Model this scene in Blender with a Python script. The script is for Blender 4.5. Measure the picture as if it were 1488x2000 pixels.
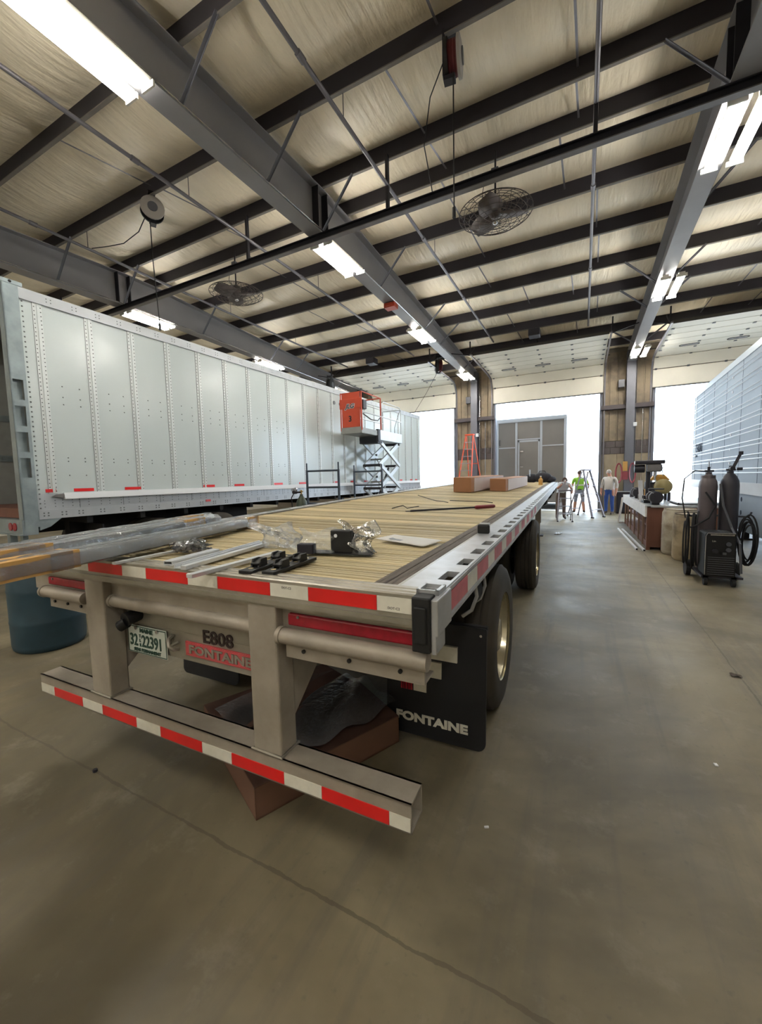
import bpy, math, random
import numpy as np
from mathutils import Vector, Matrix
random.seed(7)
for o in list(bpy.data.objects): bpy.data.objects.remove(o)
S = bpy.context.scene
COL = S.collection
PI = math.pi

# ---------------------------------------------------------------- camera
YAW, PITCH, ROLL, CAMH, FPX = -.4705, -.0832, -.0222, 1.6, 775.7
Fw = Vector((math.sin(YAW)*math.cos(PITCH), math.cos(YAW)*math.cos(PITCH), math.sin(PITCH)))
R0 = Vector((math.cos(YAW), -math.sin(YAW), 0)); U0 = R0.cross(Fw)
Rr = R0*math.cos(ROLL) + U0*math.sin(ROLL); Uu = U0*math.cos(ROLL) - R0*math.sin(ROLL)
cam = bpy.data.cameras.new('camera'); camo = bpy.data.objects.new('camera', cam); COL.objects.link(camo)
mw = Matrix.Identity(4)
for i in range(3):
    mw[i][0] = Rr[i]; mw[i][1] = Uu[i]; mw[i][2] = -Fw[i]
mw[2][3] = CAMH
camo.matrix_world = mw
cam.sensor_fit = 'HORIZONTAL'; cam.sensor_width = 36; cam.lens = FPX/1488*36
cam.clip_start = .02; cam.clip_end = 500
S.camera = camo

# ---------------------------------------------------------------- world, sun, exposure
W = bpy.data.worlds.new('world'); S.world = W; W.use_nodes = True
wn = W.node_tree.nodes; wl = W.node_tree.links
bg = wn['Background']
bg.inputs['Color'].default_value = (.68, .84, 1.0, 1); bg.inputs['Strength'].default_value = 4.8
sun = bpy.data.lights.new('sun', 'SUN'); sun.energy = 9.0; sun.angle = .01; sun.color = (1, .96, .9)
suno = bpy.data.objects.new('sun', sun); COL.objects.link(suno)
suno.rotation_euler = Vector((-.35, .75, -1.0)).to_track_quat('-Z', 'Y').to_euler()
S.view_settings.view_transform = 'Standard'; S.view_settings.look = 'None'
S.view_settings.gamma = 1; S.view_settings.use_curve_mapping = False
S.view_settings.exposure = 1.2

# ---------------------------------------------------------------- materials
def lin(c):
    if isinstance(c, str):
        c = tuple(int(c[i:i+2], 16)/255 for i in (0, 2, 4))
        c = tuple(x/12.92 if x <= .04045 else ((x+.055)/1.055)**2.4 for x in c)
    return (*c[:3], 1)
MATS = {}
def mat(name, col, rough=.6, metal=0, var=0, vs=6, bump=0, bs=60, emit=0, alpha=1, spec=.5, dirt=None, ds=3, da=.5, stretch=(1, 1, 1), rnd=0, trans=0):
    m = bpy.data.materials.new(name); m.use_nodes = True
    n = m.node_tree.nodes; l = m.node_tree.links; b = n['Principled BSDF']
    c = lin(col)
    b.inputs['Base Color'].default_value = c; b.inputs['Roughness'].default_value = rough
    b.inputs['Metallic'].default_value = metal; b.inputs['Specular IOR Level'].default_value = spec
    tc = n.new('ShaderNodeTexCoord'); mp = n.new('ShaderNodeMapping'); mp.inputs['Scale'].default_value = stretch
    l.new(tc.outputs['Object'], mp.inputs['Vector'])
    out = None
    if var or dirt or rnd:
        rgb = n.new('ShaderNodeRGB'); rgb.outputs[0].default_value = c; out = rgb.outputs[0]
    if var:
        ns = n.new('ShaderNodeTexNoise'); ns.inputs['Scale'].default_value = vs; ns.inputs['Detail'].default_value = 5
        l.new(mp.outputs[0], ns.inputs['Vector'])
        mr = n.new('ShaderNodeMapRange'); mr.inputs['From Min'].default_value = .25; mr.inputs['From Max'].default_value = .75
        mr.inputs['To Min'].default_value = 1-var; mr.inputs['To Max'].default_value = 1+var
        l.new(ns.outputs[0], mr.inputs['Value'])
        mx = n.new('ShaderNodeVectorMath'); mx.operation = 'SCALE'
        l.new(out, mx.inputs[0]); l.new(mr.outputs[0], mx.inputs['Scale']); out = mx.outputs[0]
    if rnd:
        oi = n.new('ShaderNodeObjectInfo'); mr = n.new('ShaderNodeMapRange')
        mr.inputs['To Min'].default_value = 1-rnd; mr.inputs['To Max'].default_value = 1+rnd
        l.new(oi.outputs['Random'], mr.inputs['Value'])
        mx = n.new('ShaderNodeVectorMath'); mx.operation = 'SCALE'
        l.new(out, mx.inputs[0]); l.new(mr.outputs[0], mx.inputs['Scale']); out = mx.outputs[0]
    if dirt:
        ns = n.new('ShaderNodeTexNoise'); ns.inputs['Scale'].default_value = ds; ns.inputs['Detail'].default_value = 8; ns.inputs['Roughness'].default_value = .65
        l.new(mp.outputs[0], ns.inputs['Vector'])
        mr = n.new('ShaderNodeMapRange'); mr.inputs['From Min'].default_value = .45; mr.inputs['From Max'].default_value = .75
        mr.inputs['To Max'].default_value = da
        l.new(ns.outputs[0], mr.inputs['Value'])
        mx = n.new('ShaderNodeMix'); mx.data_type = 'RGBA'
        l.new(mr.outputs[0], mx.inputs['Factor']); l.new(out, mx.inputs[6]); mx.inputs[7].default_value = lin(dirt); out = mx.outputs[2]
    if out: l.new(out, b.inputs['Base Color'])
    if bump:
        ns = n.new('ShaderNodeTexNoise'); ns.inputs['Scale'].default_value = bs; ns.inputs['Detail'].default_value = 4
        l.new(mp.outputs[0], ns.inputs['Vector'])
        bp = n.new('ShaderNodeBump'); bp.inputs['Strength'].default_value = bump; bp.inputs['Distance'].default_value = .02 if bs > 10 else .05
        l.new(ns.outputs[0], bp.inputs['Height']); l.new(bp.outputs[0], b.inputs['Normal'])
    if emit:
        b.inputs['Emission Color'].default_value = c; b.inputs['Emission Strength'].default_value = emit
    if alpha < 1: b.inputs['Alpha'].default_value = alpha
    if trans: b.inputs['Transmission Weight'].default_value = trans
    MATS[name] = m
    return m

mat('alu', '9d988c', .42, .55, var=.12, vs=9, dirt='6b6452', ds=5, da=.35)
mat('alu_rail', 'b2b4b6', .45, .5, var=.08, vs=12, dirt='85817a', ds=9, da=.35)
mat('alu_new', 'd9dcdf', .35, .5, var=.05)
mat('alu_dirty', 'a0978a', .55, .25, var=.12, vs=7, dirt='6b6252', ds=4, da=.4)
mat('steel_grey', '6b6c74', .55, .15, var=.1, vs=4, dirt='50505a', ds=2, da=.4)
mat('rafter_grey', '8b898c', .5, .1, var=.08, vs=3, dirt='6a6768', ds=1.5, da=.35)
mat('purlin_dark', '2b2830', .6, 0, var=.15, vs=2)
mat('purlin_flange', '6f6a64', .6, 0, var=.12)
mat('dark_steel', '222128', .5, .2, var=.15)
mat('pipe_grey', '77747a', .4, .5, var=.15, vs=3)
mat('galv', '8f9a9d', .42, .5, var=.18, vs=5, dirt='5f6a70', ds=4, da=.4)
mat('black', '0d0d0f', .5)
mat('black_rough', '141416', .8, var=.2)
mat('rubber', '1b1b1d', .75, var=.2, vs=15)
mat('flap', '101116', .55, var=.15)
mat('black_plastic', '0f1012', .6)
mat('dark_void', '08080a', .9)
mat('red_tape', 'd01c1c', .3, var=.1, vs=8)
mat('red_tape_faded', 'c2606a', .4, var=.2, vs=14)
mat('white_tape', 'dcd9cb', .35, var=.06, vs=20, dirt='a8a290', ds=9, da=.4)
mat('red_lens', '8e0f22', .25, var=.25, vs=30)
mat('emblem_red', 'c0484e', .6, var=.15, vs=12, dirt='8d6a5c', ds=20, da=.5)
mat('deck_wood', 'cbbb93', .6, 0, var=.25, vs=3, stretch=(.4, 14, 14), dirt='7d6a48', ds=2.2, da=.6, rnd=.33, bump=.25, bs=40)
mat('old_wood', '6f655c', .85, var=.3, vs=4, stretch=(14, .8, 8), dirt='3c342c', ds=5, da=.6, bump=.7, bs=18)
mat('card', '9c6f4f', .8, var=.08, vs=5)
mat('card_tan', 'c89a55', .7, var=.1, vs=5)
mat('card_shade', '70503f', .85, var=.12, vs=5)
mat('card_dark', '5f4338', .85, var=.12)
mat('card_white', 'b9aaa5', .7, var=.05)
mat('concrete_block', 'a89a82', .9, var=.1, vs=3, dirt='6f6660', ds=1.3, da=.4)
mat('block_dark', '5f5756', .9, var=.12)
mat('liner', '94856f', .75, var=.1, vs=2, dirt='352f31', ds=.9, da=.9)
mat('liner_edge', '4b4446', .7)
mat('wall_pale', 'd6cfc0', .7, var=.08, vs=1.5)
mat('wall_dark', '7d7468', .8, var=.1, vs=1)
mat('door_panel', 'd8d3c6', .55, var=.04, vs=2)
mat('door_seam', '3b3732', .7)
mat('rubber_seal', '1f1d20', .7)
mat('van_white', 'bcc5c5', .22, 0, var=.02, vs=1, bump=.03, bs=1.2)
mat('van_rib', 'c8cdcd', .3, .1)
mat('van_rail', 'b4b8bc', .32, .35, var=.05)
mat('rivet', '6d6f70', .5, .4)
mat('van_inside', '8d8f8c', .6, var=.1)
mat('reefer', '8794a2', .5, 0, var=.04, vs=2)
mat('reefer_dark', '2f3845', .8, spec=.1)
mat('reefer_rib', 'b9c3cc', .35, .3)
mat('tire', '37322b', .8, var=.2, vs=6, dirt='4a4234', ds=4, da=.4)
mat('rim', 'c9c2ac', .22, .9, var=.05)
mat('orange', 'b8452a', .5, var=.1, vs=5)
mat('ladder_orange', 'd9552f', .5)
mat('lift_grey', '8d8e8b', .5, .2, var=.1)
mat('lift_light', 'c6ccd0', .4, .3, var=.06)
mat('lift_dark', '3b3c42', .55, .2)
mat('scaffold', '505a66', .45, .4, var=.2)
mat('green_cyl', '3d4638', .4, .1, var=.15)
mat('blue_barrel', '26404d', .5, 0, var=.15, vs=4, dirt='1c2a33', ds=3, da=.5)
mat('barrel_white', 'a89f8c', .6, var=.12, vs=3, dirt='5d4735', ds=3.4, da=.8)
mat('barrel_dirty', '9a8a6d', .7, var=.15, vs=4, dirt='37261b', ds=2.6, da=1)
mat('bench_wood', '6d4637', .75, var=.2, vs=3, stretch=(6, 6, 1), dirt='43291f', ds=3, da=.5)
mat('bench_dark', '2c1c1a', .85)
mat('bench_post', '9b7f6c', .8, var=.15)
mat('bench_white', 'd9d6d4', .5, var=.1, vs=9, dirt='8d8a92', ds=11, da=.55)
mat('bench_top', 'b9bcc0', .35, .2, var=.1, dirt='6d6a6a', ds=4, da=.5)
mat('machine_dark', '2e2c33', .45, .2, var=.15)
mat('machine_grey', '6f6c6c', .45, .3, var=.15)
mat('motor_tan', '8f7f52', .45, .1, var=.15)
mat('yellow', 'b98a3a', .6, var=.1)
mat('red_hose', '8e3f47', .5, var=.1)
mat('cyl_grey', '5d5457', .45, .1, var=.15, vs=4)
mat('cyl_dark', '3b383e', .45, .1, var=.15, vs=4)
mat('brass', 'b08d4c', .35, .7)
mat('chrome', 'c9c9cc', .2, .9)
mat('screen_grey', '55565c', .4)
mat('white_paint', 'dfe1e4', .4)
mat('paper', 'd8d6d0', .7)
mat('print_grey', '9aa0a6', .7)
mat('ink', '22202a', .6)
mat('ink_brown', '2e1d1a', .6)
mat('plate_white', 'cfd6cd', .4)
mat('plate_green', '2b4b3f', .5)
mat('insulation', 'efe3cb', .38, 0, var=.08, vs=1.2, spec=.5, bump=.9, bs=7, stretch=(1.6, .22, 1))
mat('tube_white', (1, .97, .90), .5, emit=62)
mat('fixture_white', 'd9d6cc', .4)
mat('fan_wire', '57504c', .5, .3)
mat('fan_blade', '5b5250', .5, .2)
mat('reel_rim', 'a09b95', .5)
mat('reel_red', '5a1a1d', .6)
mat('skin', 'c08a74', .55)
mat('shirt_grey', 'c3bdb8', .8, var=.06)
mat('hivis', '8fc93f', .7)
mat('hivis_strip', 'd9dcc9', .5)
mat('jeans', '2e4f97', .8, var=.12)
mat('jeans_grey', '8d93a3', .8, var=.1)
mat('dark_cloth', '2b2b33', .85)
mat('brown_pants', '6f5f58', .85)
mat('shirt_white', 'd8dbe0', .7)
mat('boots', '3a2b24', .7)
mat('hair_grey', 'b7b1ab', .8)
mat('hair_dark', '4a352b', .8)
mat('ladder_alu', '9a96a0', .4, .6)
mat('gravel', 'b9b7b2', .95, var=.1, vs=.6)
mat('bark_glare', 'c9bdb4', .9)  # pale tone puts the glare washing out the trees into the colour
mat('guardrail', '8d8c90', .6, .3)
mat('site_panel', '75706b', .4, .35, var=.08, vs=1.2)
mat('site_frame', 'a5a8ae', .4, .4)
mat('blade_silver', '8a8a8d', .35, .8)
mat('screw_red', '7d2530', .4)
mat('stud', '7a7674', .4, .7)
# clear film: mostly see-through with a glossy coat
def film(name, op=.18, tint=(.85, .9, .95)):
    m = bpy.data.materials.new(name); m.use_nodes = True; n = m.node_tree.nodes; l = m.node_tree.links
    n.remove(n['Principled BSDF']); o = n['Material Output']
    tr = n.new('ShaderNodeBsdfTransparent'); tr.inputs[0].default_value = (.96, .97, .98, 1)
    gl = n.new('ShaderNodeBsdfGlossy'); gl.inputs['Roughness'].default_value = .10; gl.inputs['Color'].default_value = (1, 1, 1, 1)
    df = n.new('ShaderNodeBsdfDiffuse'); df.inputs[0].default_value = (*tint, 1)
    fr = n.new('ShaderNodeFresnel'); fr.inputs[0].default_value = 1.75
    m1 = n.new('ShaderNodeMixShader'); m2 = n.new('ShaderNodeMixShader'); m1.inputs[0].default_value = op
    l.new(tr.outputs[0], m1.inputs[1]); l.new(df.outputs[0], m1.inputs[2])
    l.new(fr.outputs[0], m2.inputs[0]); l.new(m1.outputs[0], m2.inputs[1]); l.new(gl.outputs[0], m2.inputs[2])
    tc = n.new('ShaderNodeTexCoord'); ns = n.new('ShaderNodeTexNoise'); ns.inputs['Scale'].default_value = 30; ns.inputs['Detail'].default_value = 3
    bp = n.new('ShaderNodeBump'); bp.inputs['Strength'].default_value = .6; bp.inputs['Distance'].default_value = .02
    l.new(tc.outputs['Object'], ns.inputs['Vector']); l.new(ns.outputs[0], bp.inputs['Height'])
    l.new(bp.outputs[0], gl.inputs['Normal']); l.new(bp.outputs[0], fr.inputs['Normal'])
    l.new(m2.outputs[0], o.inputs[0]); MATS[name] = m
film('film'); film('film_bag', .15); film('film_thin', .10)

# ---------------------------------------------------------------- mesh builder
ORG = {}
def V(*a): return Vector(a if len(a) == 3 else a[0])
class MB:
    def __init__(s): s.v = []; s.f = []; s.sm = []; s.mi = []; s.cur = 0
    def add(s, vs, fs, smooth=False):
        b = len(s.v); s.v += [tuple(p) for p in vs]
        for f in fs: s.f.append([b+i for i in f]); s.sm.append(smooth); s.mi.append(s.cur)
        return s
    def hexa(s, p):
        return s.add(p, [(0, 3, 2, 1), (4, 5, 6, 7), (0, 1, 5, 4), (1, 2, 6, 5), (2, 3, 7, 6), (3, 0, 4, 7)])
    def bx(s, x0, x1, y0, y1, z0, z1):
        return s.hexa([(x0, y0, z0), (x1, y0, z0), (x1, y1, z0), (x0, y1, z0), (x0, y0, z1), (x1, y0, z1), (x1, y1, z1), (x0, y1, z1)])
    def box(s, c, d, rz=0, rx=0, ry=0):
        M = Matrix.Translation(V(c)) @ Matrix.Rotation(rz, 4, 'Z') @ Matrix.Rotation(ry, 4, 'Y') @ Matrix.Rotation(rx, 4, 'X')
        x, y, z = d[0]/2, d[1]/2, d[2]/2
        return s.hexa([M @ V(a, b, c_) for c_ in (-z, z) for a, b in ((-x, -y), (x, -y), (x, y), (-x, y))])
    def bar(s, p0, p1, w, h, up=(0, 0, 1)):
        p0, p1 = V(p0), V(p1); d = (p1-p0).normalized(); u = V(up)
        r = d.cross(u)
        if r.length < 1e-4: r = d.cross(V(0, 1, 0))
        r.normalize(); u = r.cross(d)
        q = [(-w/2, -h/2), (w/2, -h/2), (w/2, h/2), (-w/2, h/2)]
        return s.hexa([p+r*a+u*b for p in (p0, p1) for a, b in q])
    def cyl(s, p0, p1, r, r2=None, n=14, caps=True, smooth=True):
        p0, p1 = V(p0), V(p1); r2 = r if r2 is None else r2
        d = (p1-p0).normalized(); a = d.orthogonal().normalized(); b = d.cross(a)
        vs = [p+(a*math.cos(t)+b*math.sin(t))*q for p, q in ((p0, r), (p1, r2)) for t in [2*PI*i/n for i in range(n)]]
        s.add(vs, [(i, (i+1) % n, n+(i+1) % n, n+i) for i in range(n)], smooth)
        if caps:
            s.add(vs[:n], [tuple(range(n-1, -1, -1))]); s.add(vs[n:], [tuple(range(n))])
        return s
    def tube(s, pts, r, n=6, closed=False):
        P = [V(p) for p in pts]; m = len(P); vs = []; prev = None
        for i in range(m):
            if closed: d = P[(i+1) % m]-P[i-1]
            else: d = P[min(i+1, m-1)]-P[max(i-1, 0)]
            d.normalize()
            if prev is None: a = d.orthogonal().normalized()
            else:
                a = prev - d*prev.dot(d)
                a = a.normalized() if a.length > 1e-5 else d.orthogonal().normalized()
            prev = a; b = d.cross(a)
            rr = r(i/(m-1)) if callable(r) else r
            vs += [P[i]+(a*math.cos(2*PI*k/n)+b*math.sin(2*PI*k/n))*rr for k in range(n)]
        fs = []
        for i in range(m if closed else m-1):
            j = (i+1) % m
            fs += [(i*n+k, i*n+(k+1) % n, j*n+(k+1) % n, j*n+k) for k in range(n)]
        s.add(vs, fs, True)
        if not closed: s.add(vs[:n], [tuple(range(n-1, -1, -1))]); s.add(vs[-n:], [tuple(range(n))])
        return s
    def lathe(s, prof, c, n=24, axis='Z', smooth=True, caps=True):
        c = V(c); vs = []
        for r, h in prof:
            for i in range(n):
                t = 2*PI*i/n; a, b = r*math.cos(t), r*math.sin(t)
                vs.append(c+(V(a, b, h) if axis == 'Z' else V(h, a, b) if axis == 'X' else V(b, h, a)))
        m = len(prof)
        s.add(vs, [(i*n+k, i*n+(k+1) % n, (i+1)*n+(k+1) % n, (i+1)*n+k) for i in range(m-1) for k in range(n)], smooth)
        if caps:
            s.add(vs[:n], [tuple(range(n-1, -1, -1))]); s.add(vs[-n:], [tuple(range(n))])
        return s
    def prism(s, poly, a, b, axis='Y'):
        n = len(poly); mk = {'Y': lambda p, t: (p[0], t, p[1]), 'X': lambda p, t: (t, p[0], p[1]), 'Z': lambda p, t: (p[0], p[1], t)}[axis]
        vs = [mk(p, a) for p in poly]+[mk(p, b) for p in poly]
        return s.add(vs, [tuple(range(n)), tuple(range(2*n-1, n-1, -1))]+[(i, n+i, n+(i+1) % n, (i+1) % n) for i in range(n)])
    def ball(s, c, r, n=12, m=8):
        r = (r, r, r) if not hasattr(r, '__len__') else r
        vs = [(c[0]+r[0]*math.sin(PI*j/m)*math.cos(2*PI*i/n), c[1]+r[1]*math.sin(PI*j/m)*math.sin(2*PI*i/n), c[2]+r[2]*math.cos(PI*j/m)) for j in range(m+1) for i in range(n)]
        return s.add(vs, [(j*n+i, j*n+(i+1) % n, (j+1)*n+(i+1) % n, (j+1)*n+i) for j in range(m) for i in range(n)], True)
    def grid(s, fn, nu, nv, smooth=True):
        vs = [fn(i/nu, j/nv) for j in range(nv+1) for i in range(nu+1)]; w = nu+1
        return s.add(vs, [(j*w+i, j*w+i+1, (j+1)*w+i+1, (j+1)*w+i) for j in range(nv) for i in range(nu)], smooth)
    def mesh(s, name, o=(0, 0, 0)):
        me = bpy.data.meshes.new(name)
        me.from_pydata([(p[0]-o[0], p[1]-o[1], p[2]-o[2]) for p in s.v], [], s.f)
        me.polygons.foreach_set('use_smooth', s.sm); me.polygons.foreach_set('material_index', s.mi)
        me.update(); return me
    def build(s, name, m, parent=None, origin=None, bev=0, solid=0, fix=True):
        o0 = origin if origin is not None else (ORG.get(parent.name, (0, 0, 0)) if parent else (0, 0, 0))
        me = s.mesh(name, o0)
        for mm in (m if isinstance(m, (list, tuple)) else [m]): me.materials.append(MATS[mm])
        if fix:
            import bmesh
            bm = bmesh.new(); bm.from_mesh(me); bmesh.ops.recalc_face_normals(bm, faces=bm.faces); bm.to_mesh(me); bm.free()
        if any(s.sm): me.set_sharp_from_angle(angle=.7)
        ob = bpy.data.objects.new(name, me); COL.objects.link(ob)
        if parent is not None: ob.parent = parent; ORG[ob.name] = o0
        elif origin is not None: ob.location = origin
        if solid:
            md = ob.modifiers.new('thickness', 'SOLIDIFY'); md.thickness = solid; md.offset = 0
        if bev:
            md = ob.modifiers.new('bevel', 'BEVEL'); md.width = bev; md.segments = 2; md.limit_method = 'ANGLE'
        return ob
def tag(o, label=None, cat=None, group=None, kind=None):
    if label: o['label'] = label
    if cat: o['category'] = cat
    if group: o['group'] = group
    if kind: o['kind'] = kind
    return o
def thing(name, label, cat, loc, rz=0, group=None, org=None):
    o = bpy.data.objects.new(name, None); COL.objects.link(o); o.empty_display_size = .1
    o.location = loc; o.rotation_euler = (0, 0, rz); ORG[o.name] = tuple(org if org is not None else loc)
    return tag(o, label, cat, group)
def part(name, m, parent, fn, **k):
    b = MB(); fn(b); return b.build(name, m, parent, **k)
def copy_tree(o, parent=None):
    c = o.copy(); COL.objects.link(c); c.parent = parent
    for ch in list(o.children): copy_tree(ch, c)
    return c
def struct(o): o['kind'] = 'structure'; return o
def text(s, size, name, m, parent, frame, sx=1, fat=0, ext=.002, align='LEFT', shear=0, kind=None):
    """letters as a mesh; frame = (origin, right, up) in the parent's own frame"""
    cu = bpy.data.curves.new(name, 'FONT'); cu.body = s; cu.size = size; cu.offset = fat; cu.extrude = ext; cu.align_x = align; cu.shear = shear; cu.resolution_u = 3
    t = bpy.data.objects.new('tmp', cu); COL.objects.link(t)
    dg = bpy.context.evaluated_depsgraph_get(); me = bpy.data.meshes.new_from_object(t.evaluated_get(dg))
    bpy.data.objects.remove(t); bpy.data.curves.remove(cu)
    o, r, u = (V(x) for x in frame); nrm = r.cross(u); o0 = V(ORG.get(parent.name, (0, 0, 0)))
    me.transform(Matrix(((r.x*sx, u.x, nrm.x, o.x-o0.x), (r.y*sx, u.y, nrm.y, o.y-o0.y), (r.z*sx, u.z, nrm.z, o.z-o0.z), (0, 0, 0, 1))))
    me.materials.clear(); me.materials.append(MATS[m])
    ob = bpy.data.objects.new(name, me); COL.objects.link(ob); ob.parent = parent; ORG[ob.name] = tuple(o0)
    return ob
# ================================================================ the building
WY = 19.09                                     # inner face of the door wall
RX = [-10.77, -4.57, 1.63, 7.83]               # rafter / column lines
BX0, BX1, BY0 = -17.0, 14.0, -7.5
DOORS = [(-9.90, -5.58), (-3.70, .625), (2.43, 6.75)]
def ztop(y): return 7.05 - .052*abs(y-7.0)     # top of rafters = underside of purlins
def zbot(y): return 6.22 - .021*max(0, abs(y-7.0)-0.5)

# --- floor: worn concrete slab with saw joints
def concrete():
    m = bpy.data.materials.new('concrete_floor'); m.use_nodes = True; n = m.node_tree.nodes; l = m.node_tree.links; b = n['Principled BSDF']
    tc = n.new('ShaderNodeTexCoord')
    def noise(scale, det, stretch=(1, 1, 1), rough=.5, dist=0):
        mp = n.new('ShaderNodeMapping'); mp.inputs['Scale'].default_value = stretch; l.new(tc.outputs['Object'], mp.inputs[0])
        x = n.new('ShaderNodeTexNoise'); x.inputs['Scale'].default_value = scale; x.inputs['Detail'].default_value = det
        x.inputs['Roughness'].default_value = rough; x.inputs['Distortion'].default_value = dist; l.new(mp.outputs[0], x.inputs['Vector']); return x.outputs[0]
    def rng(v, a, b_, c, d):
        x = n.new('ShaderNodeMapRange'); x.inputs[1].default_value = a; x.inputs[2].default_value = b_; x.inputs[3].default_value = c; x.inputs[4].default_value = d
        l.new(v, x.inputs[0]); return x.outputs[0]
    def mix(f, a, b_):
        x = n.new('ShaderNodeMix'); x.data_type = 'RGBA'; l.new(f, x.inputs[0])
        for i, q in ((6, a), (7, b_)):
            if isinstance(q, tuple): x.inputs[i].default_value = q
            else: l.new(q, x.inputs[i])
        return x.outputs[2]
    def math_(op, a, b_):
        x = n.new('ShaderNodeMath'); x.operation = op
        for i, q in ((0, a), (1, b_)):
            if isinstance(q, (int, float)): x.inputs[i].default_value = q
            else: l.new(q, x.inputs[i])
        return x.outputs[0]
    c = mix(rng(noise(.55, 6, rough=.6, dist=.6), .35, .65, 0, 1), lin('8a7f66'), lin('605742'))
    c = mix(rng(noise(.35, 5, rough=.6, dist=1.2), .46, .64, 0, .75), c, lin('4d4636'))
    c = mix(rng(noise(1.1, 6, (7, .35, 1), .6), .52, .72, 0, .5), c, lin('57524b'))       # tyre drag marks along the bays
    c = mix(rng(noise(4, 8, rough=.7), .55, .75, 0, .35), c, lin('9c9586'))
    c = mix(rng(noise(26, 4), .62, .74, 0, .4), c, lin('5a5448'))
    sp = n.new('ShaderNodeSeparateXYZ'); l.new(tc.outputs['Object'], sp.inputs[0])
    wob = math_('MULTIPLY', math_('SUBTRACT', noise(3.2, 6, rough=.7), .5), .05)
    jw = math_('MULTIPLY', noise(6, 3), .013)
    crack = None
    for ax, pos in (('Y', 1.13), ('Y', 7.3), ('Y', 13.4), ('X', 1.12), ('X', -5.1)):
        d = math_('ABSOLUTE', math_('SUBTRACT', math_('ADD', sp.outputs[ax], wob), pos), 0)
        k = math_('LESS_THAN', d, jw)
        crack = k if crack is None else math_('MAXIMUM', crack, k)
    c = mix(math_('MULTIPLY', crack, .55), c, lin('4a4233'))
    l.new(c, b.inputs['Base Color'])
    l.new(rng(noise(1.6, 7, rough=.65), .3, .7, .46, .62), b.inputs['Roughness'])
    bp = n.new('ShaderNodeBump'); bp.inputs['Strength'].default_value = .15; bp.inputs['Distance'].default_value = .01
    h = math_('SUBTRACT', noise(5, 8, rough=.65), math_('MULTIPLY', crack, .6)); l.new(h, bp.inputs['Height']); l.new(bp.outputs[0], b.inputs['Normal'])
    b.inputs['Specular IOR Level'].default_value = .5
    MATS['concrete'] = m
concrete()
struct(part('floor', 'concrete', None, lambda b: b.bx(BX0, BX1, BY0, WY+.3, -.25, 0), origin=(0, 0, 0)))
struct(part('ground', 'gravel', None, lambda b: b.bx(-90, 90, WY+.3, 140, -.35, -.03), origin=(0, 0, 0)))

# --- ceiling: sagging vinyl-faced insulation over purlins
PY = [-6.8, -5.3, -3.8, -2.3, -.8, .7, 2.2, 3.66, 5.15, 6.62, 7.5, 9.0, 10.5, 12.0, 13.5, 15.05, 16.6, 18.1]
ceil_b = MB()
def insul():
    ys = [BY0]+PY+[WY+.2]; nx = 420; xs = np.linspace(BX0, BX1, nx+1)
    rng = np.random.RandomState(3)
    rows = []
    for k in range(len(ys)-1):
        y0, y1 = ys[k], ys[k+1]; m = 9
        # wrinkles: random folds that fade toward mid-span
        ph = rng.rand(40)*6.28; fr = 3+rng.rand(40)*30; am = rng.rand(40)/fr**.35
        w0 = sum(a*np.sin(f*xs+p) for a, f, p in zip(am[:20], fr[:20], ph[:20])); w1 = sum(a*np.sin(f*xs+p) for a, f, p in zip(am[20:], fr[20:], ph[20:]))
        for j in range(m if k < len(ys)-2 else m+1):
            t = j/m; y = y0+(y1-y0)*t
            z = ztop(y)+.30-.12*math.sin(PI*t)**.8
            e0, e1 = math.exp(-t*3.2), math.exp(-(1-t)*3.2)
            env = min(1, 6*t, 6*(1-t))
            rows.append([(x, y, z+.014*env*(a*e0+b_*e1)) for x, a, b_ in zip(xs, w0, w1)])
    vs = [p for r in rows for p in r]; w = nx+1
    ceil_b.add(vs, [(j*w+i, j*w+i+1, (j+1)*w+i+1, (j+1)*w+i) for j in range(len(rows)-1) for i in range(nx)], True)
insul()
ceiling = struct(ceil_b.build('ceiling', 'insulation', origin=(0, 0, 0), fix=False)); ORG[ceiling.name] = (0, 0, 0)
struct(part('roof_deck', 'steel_grey', None, lambda b: b.prism([(BY0-.3, ztop(BY0)+.40), (7, ztop(7)+.42), (WY+.5, ztop(WY)+.40), (WY+.5, ztop(WY)+.52), (7, ztop(7)+.54), (BY0-.3, ztop(BY0)+.52)], BX0-.3, BX1+.3, 'X'), origin=(0, 0, 0)))
pur = MB()
pur.bx(BX0, BX1, -.006, .006, 0, .30); pur.bx(BX0, BX1, -.006, .075, .288, .30)
pur_me = pur.mesh('purlin'); pur_me.materials.append(MATS['purlin_dark'])
fl = MB(); fl.bx(BX0, BX1, -.045, .006, -.004, .004); fl.bx(BX0, BX1, -.045, -.041, -.004, .012)
fl_me = fl.mesh('lower_flange'); fl_me.materials.append(MATS['purlin_flange'])
for y in PY:
    o = bpy.data.objects.new('purlin', pur_me); COL.objects.link(o); o.parent = ceiling; o.location = (0, y, ztop(y))
    f = bpy.data.objects.new('lower_flange', fl_me); COL.objects.link(f); f.parent = o
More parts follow.
